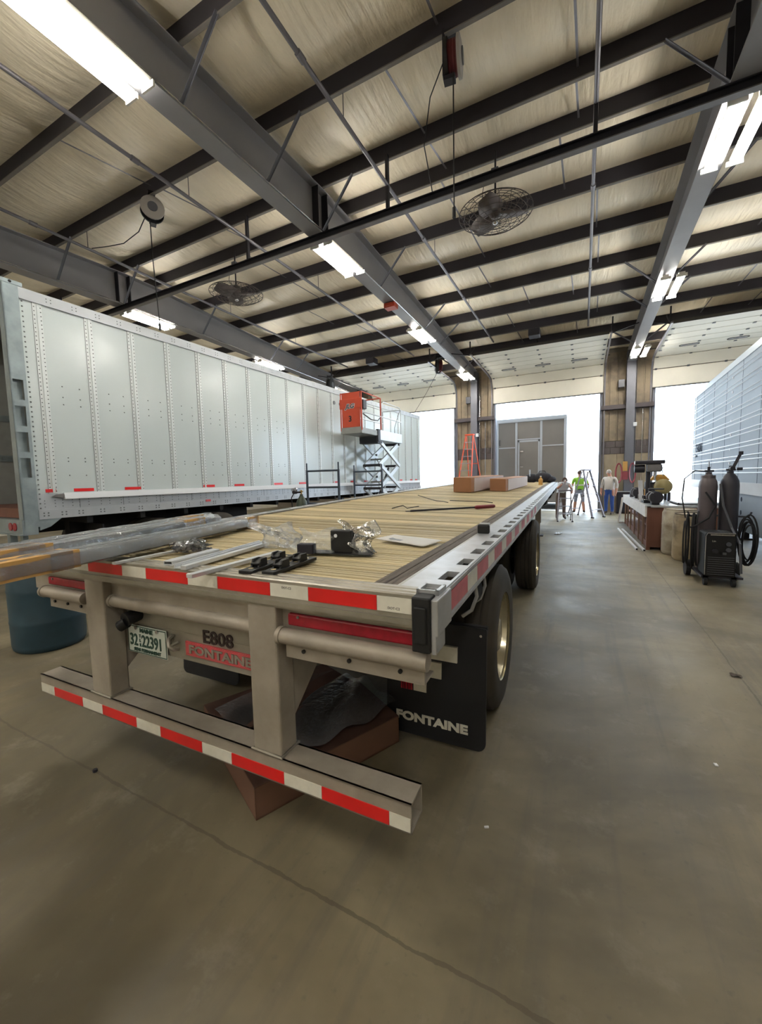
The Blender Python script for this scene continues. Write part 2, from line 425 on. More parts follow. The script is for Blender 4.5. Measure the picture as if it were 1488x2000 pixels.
# rafters: tapered built-up I beams
def rafter(x):
    b = MB(); ys = [BY0, 0, 3.5, 6.6, 7.4, 10, 13, 16, 18.75]; fw = .15
    for y0, y1 in zip(ys, ys[1:]):
        b.hexa([(x-.006, y0, zbot(y0)), (x+.006, y0, zbot(y0)), (x+.006, y1, zbot(y1)), (x-.006, y1, zbot(y1)),
                (x-.006, y0, ztop(y0)), (x+.006, y0, ztop(y0)), (x+.006, y1, ztop(y1)), (x-.006, y1, ztop(y1))])
        for fn, t0, t1 in ((zbot, -.012, .008), (ztop, -.022, -.006)):
            b.hexa([(x-fw, y0, fn(y0)+t0), (x+fw, y0, fn(y0)+t0), (x+fw, y1, fn(y1)+t0), (x-fw, y1, fn(y1)+t0),
                    (x-fw, y0, fn(y0)+t1), (x+fw, y0, fn(y0)+t1), (x+fw, y1, fn(y1)+t1), (x-fw, y1, fn(y1)+t1)])
    r = b.build('rafter', 'rafter_grey', ceiling)
    for y in (6.45, 6.75):
        part('stiffener', 'dark_steel', r, lambda q: q.bx(x-.14, x+.14, y-.008, y+.008, zbot(y)+.01, ztop(y)-.02))
    for s in (-1, 1):
        for y in (3.66, 5.15, 6.62, 9.0, 12.0, 13.5, 16.6):
            if s < 0 and y in (3.66, 9.0): continue
            part('flange_brace', 'steel_grey', r, lambda q: (q.bar((x+s*.12, y-.05, zbot(y)+.02), (x+s*.80, y-.05, ztop(y)+.01), .05, .006), q.bar((x+s*.12, y-.03, zbot(y)+.03), (x+s*.80, y-.03, ztop(y)+.02), .006, .05)))
    # conduit along the right edge of the bottom flange
    part('conduit', 'chrome', r, lambda q: q.tube([(x+.15, y, zbot(y)+.02) for y in (1, 6.4, 12, 18.3)], .011))
    return r
for x in RX: rafter(x)
rng2 = random.Random(5)
for y in (3.66, 5.15, 6.62, 7.5, 9.0, 10.5, 12.0, 13.5, 15.05):       # bridging straps between purlins
    for x in (-7.4, -1.95, -.15, 3.6, 4.8):
        x = x+rng2.uniform(-.5, .5)
        y2 = PY[PY.index(y)+1]
        part('bridging_angle', 'pipe_grey', ceiling, lambda q: q.bar((x, y+.02, ztop(y)+.03), (x+.02, y2-.02, ztop(y2)+.17), .03, .004))

# --- door wall
wf = MB()
zt = 6.75
for x0, x1 in ((BX0, DOORS[0][0]), (DOORS[0][1], DOORS[1][0]), (DOORS[1][1], DOORS[2][0]), (DOORS[2][1], BX1)):
    wf.bx(x0, x1, WY+.08, WY+.32, -.25, zt)
for x0, x1 in DOORS: wf.bx(x0, x1, WY+.08, WY+.32, 5.45, zt)
wall_front = struct(wf.build('wall_front', 'wall_dark', origin=(0, 0, 0))); ORG[wall_front.name] = (0, 0, 0)
for pi, (x0, x1) in enumerate(((-12.4, -9.9), (-5.58, -3.70), (.625, 2.43), (6.75, 9.2))):
    n = 6; w = (x1-x0)/n
    for i in range(n):          # steel liner sheets with a rib at each joint
        a = x0+i*w
        part('liner_sheet', 'liner', wall_front, lambda q: (q.bx(a+.008, a+w-.008, WY+.045, WY+.08, 2.95, 6.5), q.bx(a+w-.05, a+w-.02, WY+.02, WY+.05, 2.95, 6.5)))
    bw = .40; nb = max(1, round((x1-x0)/bw)); bw = (x1-x0)/nb
    for r_, z in enumerate((2.42, 2.68)):   # dark block courses
        for i in range(nb+(r_ % 2)):
            a = x0+(i-.5*(r_ % 2))*bw; c0, c1 = max(a+.006, x0), min(a+bw-.006, x1)
            if c1-c0 > .05: part('concrete_block', 'block_dark', wall_front, lambda q: q.bx(c0, c1, WY+.01, WY+.08, z, z+.25))
    for i in range(3):          # pale lower wall in three lifts
        a = x0+i*(x1-x0)/3
        part('lower_panel', 'concrete_block', wall_front, lambda q: q.bx(a+.006, a+(x1-x0)/3-.006, WY+.02, WY+.08, 0, 2.405))
    part('girt', 'liner_edge', wall_front, lambda q: (q.bx(x0, x1, WY-.14, WY+.045, 4.20, 4.215), q.bx(x0, x1, WY-.14, WY-.128, 4.20, 4.38)))
    for x in (x0, x1):
        part('jamb_channel', 'steel_grey', wall_front, lambda q: q.bx(x-.05, x+.05, WY-.02, WY+.34, 0, 5.6))
for x in RX:                    # wide-flange columns
    c = part('column', 'steel_grey', wall_front, lambda q: (q.bx(x-.15, x+.15, WY-.37, WY-.355, 0, 6.45), q.bx(x-.15, x+.15, WY-.02, WY-.005, 0, 6.45), q.bx(x-.006, x+.006, WY-.36, WY-.02, 0, 6.45)))
    part('conduit', 'chrome', c, lambda q: q.tube([(x+.20, WY-.1, .9), (x+.20, WY-.1, 6.2)], .014))
    part('conduit', 'chrome', c, lambda q: q.tube([(x+.45, WY-.02, 1.2), (x+.45, WY-.02, 4.3)], .012))
    part('junction_box', 'screen_grey', c, lambda q: q.bx(x-.42, x-.20, WY-.2, WY-.02, 5.05, 5.35), bev=.01)
    part('junction_box', 'white_paint', c, lambda q: q.bx(x+.1, x+.22, WY-.44, WY-.37, 3.45, 3.6), bev=.01)
struct(part('wall_left', 'wall_pale', None, lambda b: b.bx(BX0-.3, BX0, BY0, WY+.3, -.25, 7.45), origin=(0, 0, 0)))
struct(part('wall_right', 'wall_pale', None, lambda b: b.bx(BX1, BX1+.3, BY0, WY+.3, -.25, 7.45), origin=(0, 0, 0)))
struct(part('wall_back', 'wall_pale', None, lambda b: b.bx(BX0-.3, BX1+.3, BY0-.3, BY0, -.25, 7.0), origin=(0, 0, 0)))

# --- sectional overhead doors, rolled most of the way up
def overhead(i, x0, x1):
    root = bpy.data.objects.new('door_%d' % (i+1), None); COL.objects.link(root); root.location = ((x0+x1)/2, WY, 0); struct(root)
    ORG[root.name] = ((x0+x1)/2, WY, 0); a, c = x0-.06, x1+.06
    path = [(WY-.04, 4.93), (WY-.04, 5.62), (WY-.36, 6.00), (WY-.97, 6.08)]
    y = WY-.97
    while len(path) < 9: y -= .575; path.append((y, 6.08+.012*(len(path)-3)))
    for k in range(len(path)-1):
        (ya, za), (yb, zb) = path[k], path[k+1]
        d = V(0, yb-ya, zb-za); L = d.length; d.normalize(); nn = V(0, -d.z, d.y)     # face toward the room
        p0 = V(0, ya, za)+d*.012; p1 = V(0, yb, zb)-d*.012
        s = MB(); t = nn*-.045
        pts = [V(a, *p0[1:]), V(c, *p0[1:]), V(c, *p1[1:]), V(a, *p1[1:])]
        s.hexa([q+t for q in pts]+pts)
        sec = s.build('door_section', 'door_panel', root, bev=.006)
        if k and k < len(path)-1:
            for fx in (.02, .25, .5, .75, .98):
                xx = a+(c-a)*fx
                part('hinge', 'screen_grey', sec, lambda q: q.box(V(xx, ya, za)+nn*.012, (.08, .08, .02), rx=math.atan2(d.z, d.y)))
        if k == 3:
            for fx in (.2, .5, .8):
                xx = a+(c-a)*fx; ctr = (p0+p1)/2
                pl = [(xx+.30*math.cos(t)*(1 if abs(math.cos(t)) > .2 else 1), .085*math.sin(t)) for t in [2*PI*j/20 for j in range(20)]]
                pl = [(xx+.2*(1 if math.cos(2*PI*j/20) > 0 else -1)+.085*math.cos(2*PI*j/20), .085*math.sin(2*PI*j/20)) for j in range(20)]
                ring = [V(px, 0, 0)+d*pz+V(0, ctr.y, ctr.z)+nn*.006 for px, pz in pl]
                part('window_frame', 'door_seam', sec, lambda q: q.tube(ring, .014, 5, True))
                part('pane', 'bench_top', sec, lambda q: q.add([p-nn*.002 for p in ring], [tuple(range(20))]), fix=False)
    part('weather_strip', 'door_seam', root, lambda q: q.bx(a, c, WY-.09, WY+.0, 4.90, 4.932))
    for x, s in ((a-.05, -1), (c+.05, 1)):
        tr = [(x, WY-.05, 0.1), (x, WY-.05, 5.35), (x, WY-.1, 5.62), (x, WY-.26, 5.90), (x, WY-.55, 6.03), (x, WY-1, 6.06), (x, WY-4.0, 6.12)]
        part('track', 'pipe_grey', root, lambda q: [q.bar(p, r_, .055, .05) for p, r_ in zip(tr, tr[1:])])
        part('track_hanger', 'dark_steel', root, lambda q: (q.bar((x+s*.03, WY-3.9, 6.1), (x+s*.03, WY-3.9, ztop(WY-3.9)), .04, .04), q.bar((x+s*.03, WY-3.9, 6.12), (x+s*.03, WY-3.2, ztop(WY-3.2)), .03, .03), q.bar((x+s*.03, WY-3.9, 6.12), (x+s*.75, WY-3.9, 6.3), .03, .03)))
    part('torsion_shaft', 'dark_steel', root, lambda q: (q.cyl((a-.2, WY-.25, 6.36), (c+.2, WY-.25, 6.36), .02), q.cyl((a+.9, WY-.25, 6.36), (a+1.9, WY-.25, 6.36), .05), q.cyl((c-1.9, WY-.25, 6.36), (c-.9, WY-.25, 6.36), .05)))
    part('end_cap_rail', 'door_seam', root, lambda q: q.bx(a, c, path[-1][0]-.03, path[-1][0]+.0, path[-1][1]-.03, path[-1][1]+.06))
    part('operator_rail', 'dark_steel', root, lambda q: q.bx((a+c)/2-.03, (a+c)/2+.03, WY-4.3, WY-.2, 6.36, 6.41))
    part('operator_motor', 'machine_dark', root, lambda q: q.bx((a+c)/2-.18, (a+c)/2+.18, WY-4.6, WY-4.2, 6.24, 6.48), bev=.02)
for i, d in enumerate(DOORS): overhead(i, *d)

# --- services under the roof
tb = thing('cross_beam', 'dark steel beam spanning under the rafters at the ridge', 'beam', (-1.5, 6.55, 6.02))
part('beam', 'dark_steel', tb, lambda b: (b.bx(BX0, BX1, 6.50, 6.60, 6.185, 6.20), b.bx(BX0, BX1, 6.545, 6.555, 6.08, 6.19)))
part('lower_flange', 'machine_grey', tb, lambda b: b.bx(BX0, BX1, 6.50, 6.60, 6.065, 6.08))  # lighter grey puts the light caught by the flange into its colour
for x in (-13.6, -7.4+1.1, -3.07, .07, 4.6):
    part('drop_hanger', 'dark_steel', tb, lambda b: (b.bx(x-.025, x+.025, 6.52, 6.58, 6.19, ztop(6.6)+.05), b.bx(x-.07, x+.07, 6.51, 6.59, 6.19, 6.21)))
for x, lab in ((-9.45, 'grey steel pipe run above the white box trailer'), (-6.27, 'grey steel pipe run between the white trailer and the flatbed, under the purlins'), (-3.07, 'grey steel pipe run above the left side of the flatbed deck'), (.07, 'grey steel pipe run above the aisle right of the flatbed'), (4.7, 'grey steel pipe run in the bay of the grey trailer')):
    p = thing('ceiling_pipe', lab, 'pipe', (x, 0, 6.57), group='pipes under the roof')
    part('pipe', 'pipe_grey', p, lambda b: b.tube([(x, y, 6.60) for y in (-6, 0, 6, 10, 14, 15.6)], .030, 10))
    for y in (2.2, 5.15, 9.0, 12.0, 15.05):
        part('hanger_rod', 'dark_steel', p, lambda b: b.cyl((x, y, 6.62), (x, y, ztop(y)+.02), .006, n=5))
    for y in (4.2, 8.3, 11.4):
        part('coupling', 'pipe_grey', p, lambda b: b.cyl((x, y-.06, 6.60), (x, y+.06, 6.60), .042, n=10))

# fluorescent fixtures: two strips with two tubes each
def fixture():
    r = thing('light_fixture', 'x', 'light', (0, 0, 0), group='fluorescent fixtures under the rafters')
    for s in (-1, 1):
        hs = part('housing', 'fixture_white', r, lambda b: (b.bx(s*.15-.06, s*.15+.06, -.63, .63, .055, .10), b.bx(s*.15-.025, s*.15+.025, -.62, .62, .03, .056)))
        for e in (-1, 1):
            part('end_cap', 'fixture_white', hs, lambda b: b.bx(s*.15-.10, s*.15+.10, e*.63-.012, e*.63+.012, -.005, .06))
        for k in (-1, 1):
            part('tube', 'tube_white', r, lambda b: b.cyl((s*.15+k*.055, -.61, .02), (s*.15+k*.055, .61, .02), .016, n=10))
    return r
fx = fixture(); first = True
spots = []
for xi, x, nm in ((0, -10.85, 'the white box trailer'), (1, -4.58, 'the flatbed'), (2, 1.76, 'the aisle'), (3, 7.9, 'the grey trailer')):
    for y in (-5.4, -2.2, 2.55, 7.35, 12.08, 17.3):  # the rows behind the camera are unseen, added as fill light
        if xi == 3 and y < 5: continue
        if xi in (0, 2) and 0 < y < 5: continue
        where = {-5.4: 'added fill by back wall', -2.2: 'added fill toward back wall', 2.55: 'near the flatbed tail', 7.35: 'beside the cross beam', 12.08: 'midway along the rafter', 17.3: 'by the door column'}[y]
        spots.append((x, y, zbot(y)-.125, 'lit four-tube fixture under the rafter over %s, %s' % (nm, where)))
for x, y, z, lab in spots:
    o = fx if first else copy_tree(fx); first = False
    o.location = (x, y, z); o['label'] = lab

# caged ceiling fans
def fan():
    r = thing('ceiling_fan', 'x', 'fan', (0, 0, 0), group='caged fans')
    cg = MB(); R = .60
    def rad(t): return R*math.sin(t*PI/2)**.9
    for s, depth in ((-1, .16), (1, .12)):
        for t in (.16, .3, .44, .58, .72, .86, 1.0):
            rr = R*t; z = s*depth*(1-t**3)
            cg.tube([(rr*math.cos(a), rr*math.sin(a), z) for a in [2*PI*k/36 for k in range(36)]], .0045 if t < 1 else .007, 4, True)
        for k in range(18):
            a = 2*PI*k/18
            cg.tube([(R*t*math.cos(a+.25*t*s), R*t*math.sin(a+.25*t*s), s*depth*(1-t**3)) for t in (.1, .3, .5, .7, .85, 1)], .0045, 4)
    cg.build('cage', 'fan_wire', r)
    part('motor', 'fan_blade', r, lambda b: b.lathe([(.0, .16), (.09, .15), (.10, .05), (.10, -.03), (.05, -.07), (0, -.08)], (0, 0, 0), 16, caps=False))
    part('hub_cap', 'chrome', r, lambda b: b.ball((0, 0, -.14), (.05, .05, .035)))
    for k in range(3):
        a = 2*PI*k/3+.4
        def bl(b):
            vs = []
            for t in (0, .35, .7, 1):
                rr = .08+.46*t; w = .09+.10*math.sin(PI*min(1, .25+t*.75))
                for s in (-1, 1):
                    off = s*w; z = -.02+s*.045
                    vs.append((rr*math.cos(a)-off*math.sin(a), rr*math.sin(a)+off*math.cos(a), z))
            b.add(vs, [(2*i, 2*i+1, 2*i+3, 2*i+2) for i in range(3)], True)
        part('blade', 'fan_blade', r, bl, solid=.006)
    part('down_rod', 'dark_steel', r, lambda b: b.cyl((0, 0, .14), (0, 0, .98), .016))
    part('canopy_box', 'screen_grey', r, lambda b: b.bx(-.06, .06, -.06, .06, .55, .70), bev=.01)
    part('cord', 'black', r, lambda b: b.tube([(.05, 0, .68), (-.18, .02, .6), (-.22, .0, .35), (-.08, 0, .15)], .006))
    return r
f1 = fan(); f1.location = (-1.40, 7.25, 6.02); f1['label'] = 'wire-caged fan hanging over the flatbed deck'
f2 = copy_tree(f1); f2.location = (-7.35, 7.2, 6.02); f2['label'] = 'wire-caged fan hanging beside the white box trailer roof'

# hose and cord reels
def reel(loc, rz, lab, drum, cable, rim='reel_rim', r=.20):
    t = thing('cord_reel', lab, 'reel', loc, rz, group='reels under the roof', org=(0, 0, 0))
    part('flange', rim, t, lambda b: b.lathe([(0, .06), (r*.75, .06), (r, .05), (r, .085), (r*.7, .10), (0, .10)], (0, 0, 0), 22, 'X', caps=False))
    part('flange', 'black', t, lambda b: b.lathe([(0, -.10), (r, -.10), (r, -.06), (0, -.06)], (0, 0, 0), 22, 'X', caps=False))
    part('wound_cord', drum, t, lambda b: [b.tube([(x, r*.78*math.cos(a), r*.78*math.sin(a)) for a in [2*PI*k/20 for k in range(20)]], .018, 6, True) for x in (-.045, -.015, .015, .045)])
    part('drum', 'black', t, lambda b: b.cyl((-.07, 0, 0), (.065, 0, 0), r*.7, n=20))
    part('hub_plate', 'screen_grey', t, lambda b: b.cyl((.095, 0, 0), (.115, 0, 0), r*.42, n=18))
    part('bracket', 'dark_steel', t, lambda b: (b.bx(-.13, -.10, -.06, .06, -r, r+.12), b.bx(-.13, .06, -.06, .06, r+.05, r+.10), b.bx(-.12, .02, -.05, .05, -r-.05, -r)))
    if cable:
        part('cable', 'black', t, lambda b: b.tube(cable, .009))
        e = cable[-1]
        part('cable_end', 'black_plastic', t, lambda b: b.cyl(e, (e[0], e[1], e[2]-.12), .022))
    return t
reel((-1.50, 5.18, 6.70), .15, 'red cord reel with pale flange hanging over the flatbed deck', 'reel_red', [(0, -.05, -.22), (0, -.05, -.9), (0, -.05, -1.75)])
reel((-7.28, 5.15, 6.72), -.55, 'black cord reel with grey flange hanging above the white trailer roof', 'black_rough', [(0, -.05, -.22), (.05, -.05, -.9), (.25, -.02, -2.15)])
reel((-5.30, 15.9, 6.12), .6, 'red hose reel on the rafter beside the overhead door', 'reel_red', [(0, -.15, -.1), (-.3, 1.0, -.9), (-.7, 1.5, -1.6), (-1.2, 1.2, -1.9)], 'reel_red', .26)
reel((-9.65, 14.5, 5.62), .2, 'black hose reel at the far end of the white trailer roof', 'black_rough', None, 'black_rough', .28)
tag(part('power_cord', 'black', None, lambda b: b.tube([(-7.40, 5.15, 6.75), (-7.8, 5.2, 6.5), (-8.3, 5.2, 6.42), (-8.8, 5.2, 6.5), (-9.4, 5.2, 6.62)], .009), origin=(-8, 5.2, 6.4)), 'drooping black cord beside the grey-flanged reel', 'cord')
tag(part('power_cord', 'black', None, lambda b: b.tube([(-1.58, 5.12, 6.72), (-1.85, 5.3, 6.5), (-2.05, 5.6, 6.2), (-2.2, 6.2, 6.3), (-2.25, 6.5, 6.2)], .008), origin=(-2, 5.5, 6.4)), 'thin black cord running from the red reel to the cross beam', 'cord')
tag(part('warning_lamp', 'orange', None, lambda b: (b.bx(-4.72, -4.42, 9.7, 9.95, zbot(9.8)-.13, zbot(9.8)-.012), b.bx(-4.66, -4.48, 9.66, 9.70, zbot(9.8)-.11, zbot(9.8)-.03)), origin=(-4.57, 9.8, 6.0), bev=.01), 'small orange box under the rafter over the flatbed', 'box')
# ================================================================ flatbed trailer (built in its own frame, then turned)
DL = .0257
def rot2(x, y): return (x*math.cos(DL)-y*math.sin(DL), x*math.sin(DL)+y*math.cos(DL))
XR, XL, YB, YF = -.375, -2.92, 1.17, 14.6
def zr(y): return float(np.interp(y, [1.17, 3, 4.4, 7, 11, 14.8], [1.222, 1.226, 1.236, 1.268, 1.32, 1.36]))
def zl(y): return float(np.interp(y, [1.17, 2.0, 3.1, 3.95, 5.3, 7.5, 10.9, 14.8], [1.222, 1.24, 1.272, 1.295, 1.33, 1.37, 1.425, 1.45]))
def zd(x, y):
    t = (XR-x)/(XR-XL); return zr(y)*(1-t)+zl(y)*t
KN = [1.26, 2, 3, 4.4, 5.6, 7, 9, 11, 13, YF]
fo = (-1.65, 1.2, 0)
FB = thing('flatbed_trailer', 'aluminium flatbed semi-trailer with slatted wood deck and red-white tape', 'trailer', (*rot2(-1.65, 1.2), 0), DL, org=fo)
def strip(b, x0, x1, d0, d1, y0=1.26, y1=YF):
    ks = [y0]+[k for k in KN if y0 < k < y1]+[y1]
    for a, c in zip(ks, ks[1:]):
        b.hexa([(x0, a, zd(x0, a)+d0), (x1, a, zd(x1, a)+d0), (x1, c, zd(x1, c)+d0), (x0, c, zd(x0, c)+d0),
                (x0, a, zd(x0, a)+d1), (x1, a, zd(x1, a)+d1), (x1, c, zd(x1, c)+d1), (x0, c, zd(x0, c)+d1)])
# deck slats, one mesh shared by all
SX0, SX1 = -2.79, -.645
sl = MB(); hw = (SX1-SX0)/2; p = .070
prof = [(.007, -.03), (.007, -.004), (.010, 0), (.029, 0), (.031, -.014), (.037, -.014), (.039, 0), (.058, 0), (.061, -.004), (.061, -.03)]
sl.prism(prof, -hw, hw, 'X')
sl_me = sl.mesh('deck_slat'); sl_me.materials.append(MATS['deck_wood'])
n = 0; y = 1.262; cx = (SX0+SX1)/2; over = MB()
while y < YF-.1:
    za, zb_ = zd(SX0, y+.035), zd(SX1, y+.035)
    o = bpy.data.objects.new('deck_slat', sl_me); COL.objects.link(o); o.parent = FB
    o.location = (cx-fo[0], y-fo[1], (za+zb_)/2-.004-random.uniform(0, .006)); o.rotation_euler = (0, -math.atan2(zb_-za, SX1-SX0), 0)
    y += p; n += 1
part('light_block_plate', 'dark_void', FB, lambda b: strip(b, SX0, SX1, -.05, -.032))  # added dark plate that blocks light between the slats
# rear header extrusion with ridged top
def hdr(b):
    pf = [(1.17, 1.115), (1.17, 1.222), (1.178, 1.226), (1.190, 1.226), (1.193, 1.221), (1.203, 1.221), (1.206, 1.227), (1.222, 1.227), (1.225, 1.221), (1.236, 1.221), (1.239, 1.227), (1.262, 1.227), (1.262, 1.115)]
    b.prism(pf, XL+.02, -.447, 'X'); b.bx(XL+.02, -.447, 1.158, 1.172, 1.128, 1.146)
part('rear_header', 'alu', FB, hdr)
part('rear_channel', 'alu_dirty', FB, lambda b: (b.bx(XL+.05, -.46, 1.215, 1.235, 1.0, 1.12), b.bx(XL+.05, -.46, 1.235, 1.45, .98, 1.0)))
x = -.58; k = 0
part('rear_tape_white', 'white_tape', FB, lambda b: b.bx(-.579, -.455, 1.1672, 1.171, 1.161, 1.2115))
while x > XL+.1:
    L_ = .2794 if k % 2 == 0 else .1778; x2 = max(x-L_, XL+.04)
    part('rear_tape_red' if k % 2 == 0 else 'rear_tape_white', 'red_tape' if k % 2 == 0 else 'white_tape', FB, lambda b: b.bx(x2+.001, x-.001, 1.1672, 1.171, 1.161, 1.2115))
    x = x2; k += 1
text('DOT-C2', .012, 'tape_print', 'ink', FB, ((-.54, 1.1665, 1.17), (1, 0, 0), (0, 0, 1)), ext=.0003)
text('DOT-C2', .012, 'tape_print', 'ink', FB, ((-.98, 1.1665, 1.195), (1, 0, 0), (0, 0, 1)), ext=.0003)
# tail lamps, pipes, rear face
for x0, x1, yy, z0, z1 in ((-.985, -.458, 1.20, 1.040, 1.088), (-1.88, -1.46, 1.262, 1.000, 1.052), (-2.70, -2.31, 1.20, 1.040, 1.084)):
    lp = part('tail_lamp', 'red_lens', FB, lambda b: b.bx(x0, x1, yy, yy+.02, z0, z1), bev=.006)
    part('lamp_bolt', 'stud', lp, lambda b: b.cyl((x0+.05, yy-.004, z1-.01), (x0+.05, yy+.01, z1-.01), .006, n=8))
for x0, x1, yy in ((-1.005, -.405, 1.18), (-2.12, -1.17, 1.215), (-2.70, -2.30, 1.18)):
    part('rub_pipe', 'alu_dirty', FB, lambda b: (b.cyl((x0, yy, 1.005), (x1, yy, 1.005), .031, n=18), b.cyl((x0-.006, yy, 1.005), (x0+.012, yy, 1.005), .035, n=18)))
for x0, x1 in ((-.985, -.42), (-2.66, -2.30)):
    ap = part('rear_apron', 'alu_dirty', FB, lambda b: (b.bx(x0, x1, 1.185, 1.20, .925, 1.0), b.bx(x0, x1, 1.185, 1.28, .92, .928)))
    for t in (.15, .5, .85):
        part('bolt', 'black', ap, lambda b: b.cyl((x0+(x1-x0)*t, 1.178, .955), (x0+(x1-x0)*t, 1.19, .955), .008, n=8))
for x0, x1 in ((-1.165, -1.02), (-2.29, -2.13)):
    po = part('bumper_post', 'alu_dirty', FB, lambda b: b.bx(x0, x1, 1.172, 1.272, .50, 1.116), bev=.008)
    part('weld_bead', 'alu', po, lambda b: b.tube([(x0-.004, 1.168, .503), (x1+.004, 1.168, .503), (x1+.004, 1.276, .503), (x0-.004, 1.276, .503)], .007, 6, True))
    part('gusset', 'alu_dirty', FB, lambda b: b.prism([(1.272, .62), (1.272, 1.0), (1.75, 1.0), (1.62, .92)], x1-.02, x1-.008, 'X'))
# bumper bar: hollow square tube
def bump(b):
    x0, x1 = -2.80, -.467; y0, y1, z0, z1, t = 1.165, 1.272, .392, .500, .008
    b.bx(x0, x1, y0, y0+t, z0, z1); b.bx(x0, x1, y1-t, y1, z0, z1); b.bx(x0, x1, y0, y1, z1-t, z1); b.bx(x0, x1, y0, y1, z0, z0+t)
part('bumper_bar', 'alu_dirty', FB, bump)
xx = -.5485; k = 0; part('bumper_tape_white', 'white_tape', FB, lambda b: b.bx(-.548, -.47, 1.1622, 1.166, .400, .450))
while xx > -2.79:
    L_ = .2794 if k % 2 == 0 else .1778; x2 = max(xx-L_, -2.795)
    part('bumper_tape_red' if k % 2 == 0 else 'bumper_tape_white', 'red_tape' if k % 2 == 0 else 'white_tape', FB, lambda b: b.bx(x2+.001, xx-.001, 1.1622, 1.166, .400, .450))
    xx = x2; k += 1
# number plate panel
pp = part('rear_plate', 'alu', FB, lambda b: (b.bx(-2.13, -1.165, 1.285, 1.293, .735, 1.0), b.bx(-2.13, -1.165, 1.2835, 1.287, .868, .874)))
lic = part('licence_plate', 'plate_white', FB, lambda b: b.bx(-2.115, -1.81, 1.272, 1.277, .715, .865), bev=.002)
part('plate_rim', 'plate_green', lic, lambda b: (b.bx(-2.112, -1.813, 1.270, 1.2725, .857, .861), b.bx(-2.112, -1.813, 1.270, 1.2725, .719, .7225), b.bx(-2.112, -2.109, 1.270, 1.2725, .72, .86), b.bx(-1.816, -1.813, 1.270, 1.2725, .72, .86)))
RU = ((1, 0, 0), (0, 0, 1))
text('MAINE', .030, 'state_name', 'plate_green', lic, ((-1.9625, 1.2705, .832), *RU), align='CENTER', fat=.0008, sx=1.15)
text('32', .088, 'plate_number', 'plate_green', lic, ((-2.098, 1.2705, .757), *RU), fat=.0012, sx=.74)
text('22391', .088, 'plate_number', 'plate_green', lic, ((-2.003, 1.2705, .757), *RU), fat=.0012, sx=.74)
text('T\nL\nR', .024, 'plate_letters', 'plate_green', lic, ((-2.020, 1.2705, .803), *RU), fat=.0004, sx=.8)
text('SEMI PERMANENT', .024, 'plate_slogan', 'plate_green', lic, ((-1.9625, 1.2705, .728), *RU), align='CENTER', fat=.0005, sx=1.1)
for x in (-2.04, -1.875):
    part('plate_bolt', 'chrome', lic, lambda b: b.cyl((x, 1.265, .853), (x, 1.275, .853), .010, n=10))
text('E808', .088, 'unit_number', 'ink_brown', FB, ((-1.565, 1.2818, .846), *RU), fat=.0012, sx=1.13)
em = part('maker_emblem', 'emblem_red', FB, lambda b: (b.bx(-1.68, -1.18, 1.278, 1.286, .765, .835), b.bx(-1.675, -1.18, 1.275, 1.279, .825, .831), b.bx(-1.675, -1.18, 1.275, 1.279, .769, .775)))
text('FONTAINE', .058, 'emblem_letters', 'alu', em, ((-1.655, 1.2755, .781), *RU), fat=.002, sx=1.42)
part('lamp_socket', 'black_plastic', FB, lambda b: (b.cyl((-2.03, 1.285, .925), (-2.03, 1.21, .915), .035), b.cyl((-2.03, 1.22, .90), (-2.06, 1.20, .88), .028)))
part('hook_loop', 'alu', FB, lambda b: (b.tube([(-1.77, 1.28, .85), (-1.765, 1.25, .84), (-1.75, 1.24, .81), (-1.735, 1.255, .79), (-1.735, 1.28, .785)], .010), b.tube([(-1.79, 1.28, .835), (-1.77, 1.26, .80), (-1.73, 1.28, .82)], .008)))
# side rails with stake pockets
for side in (0, 1):
    if side == 0: xi, xp0, xp1, xo = -.533, -.437, -.386, XR
    else: xi, xp0, xp1, xo = -2.79, -2.86, -2.90, XL
    part('rail_plate', 'alu_rail', FB, lambda b: strip(b, min(xi, xp0), max(xi, xp0), -.02, .003, 1.264))
    part('rail_lip', 'alu_rail', FB, lambda b: strip(b, min(xp1, xo), max(xp1, xo), -.02, .004, 1.264))
    part('rail_web', 'alu_rail', FB, lambda b: (strip(b, min(xo, xo+(.014 if side else -.014)), max(xo, xo+(.014 if side else -.014)), -.115, .0, 1.264), strip(b, min(xo, xo+(.05 if side else -.05))+(0 if side else 0), max(xo, xo+(.05 if side else -.05)), -.122, -.108, 1.264), strip(b, *((xo-.008, xo) if side else (xo, xo+.008)), -.112, -.100, 1.264), strip(b, *((xo-.006, xo) if side else (xo, xo+.006)), -.012, .0, 1.264)))
    y = 1.33; pa = min(xp0, xp1); pb = max(xp0, xp1)
    part('pocket_web', 'alu_rail', FB, lambda b: strip(b, pa, pb, -.02, .003, 1.264, 1.39))
    part('pocket_floor', 'alu_dirty', FB, lambda b: strip(b, pa-.01, pb+.01, -.09, -.08, 1.30))
    y = 1.39
    while y < YF-.3:
        part('pocket_web', 'alu_rail', FB, lambda b: strip(b, pa, pb, -.02, .003, y+.135, y+.265)); y += .265
part('end_pocket', 'alu_rail', FB, lambda b: (b.bx(-.450, -.440, 1.20, 1.285, 1.20, 1.238), b.bx(-.386, -.374, 1.20, 1.285, 1.20, 1.238), b.bx(-.45, -.374, 1.20, 1.208, 1.20, 1.238), b.bx(-.45, -.374, 1.277, 1.285, 1.20, 1.238)))
part('corner_guard', 'black_plastic', FB, lambda b: (b.bx(-.446, -.385, 1.14, 1.20, 1.050, 1.228), b.bx(-.436, -.395, 1.132, 1.142, 1.08, 1.2)), bev=.008)
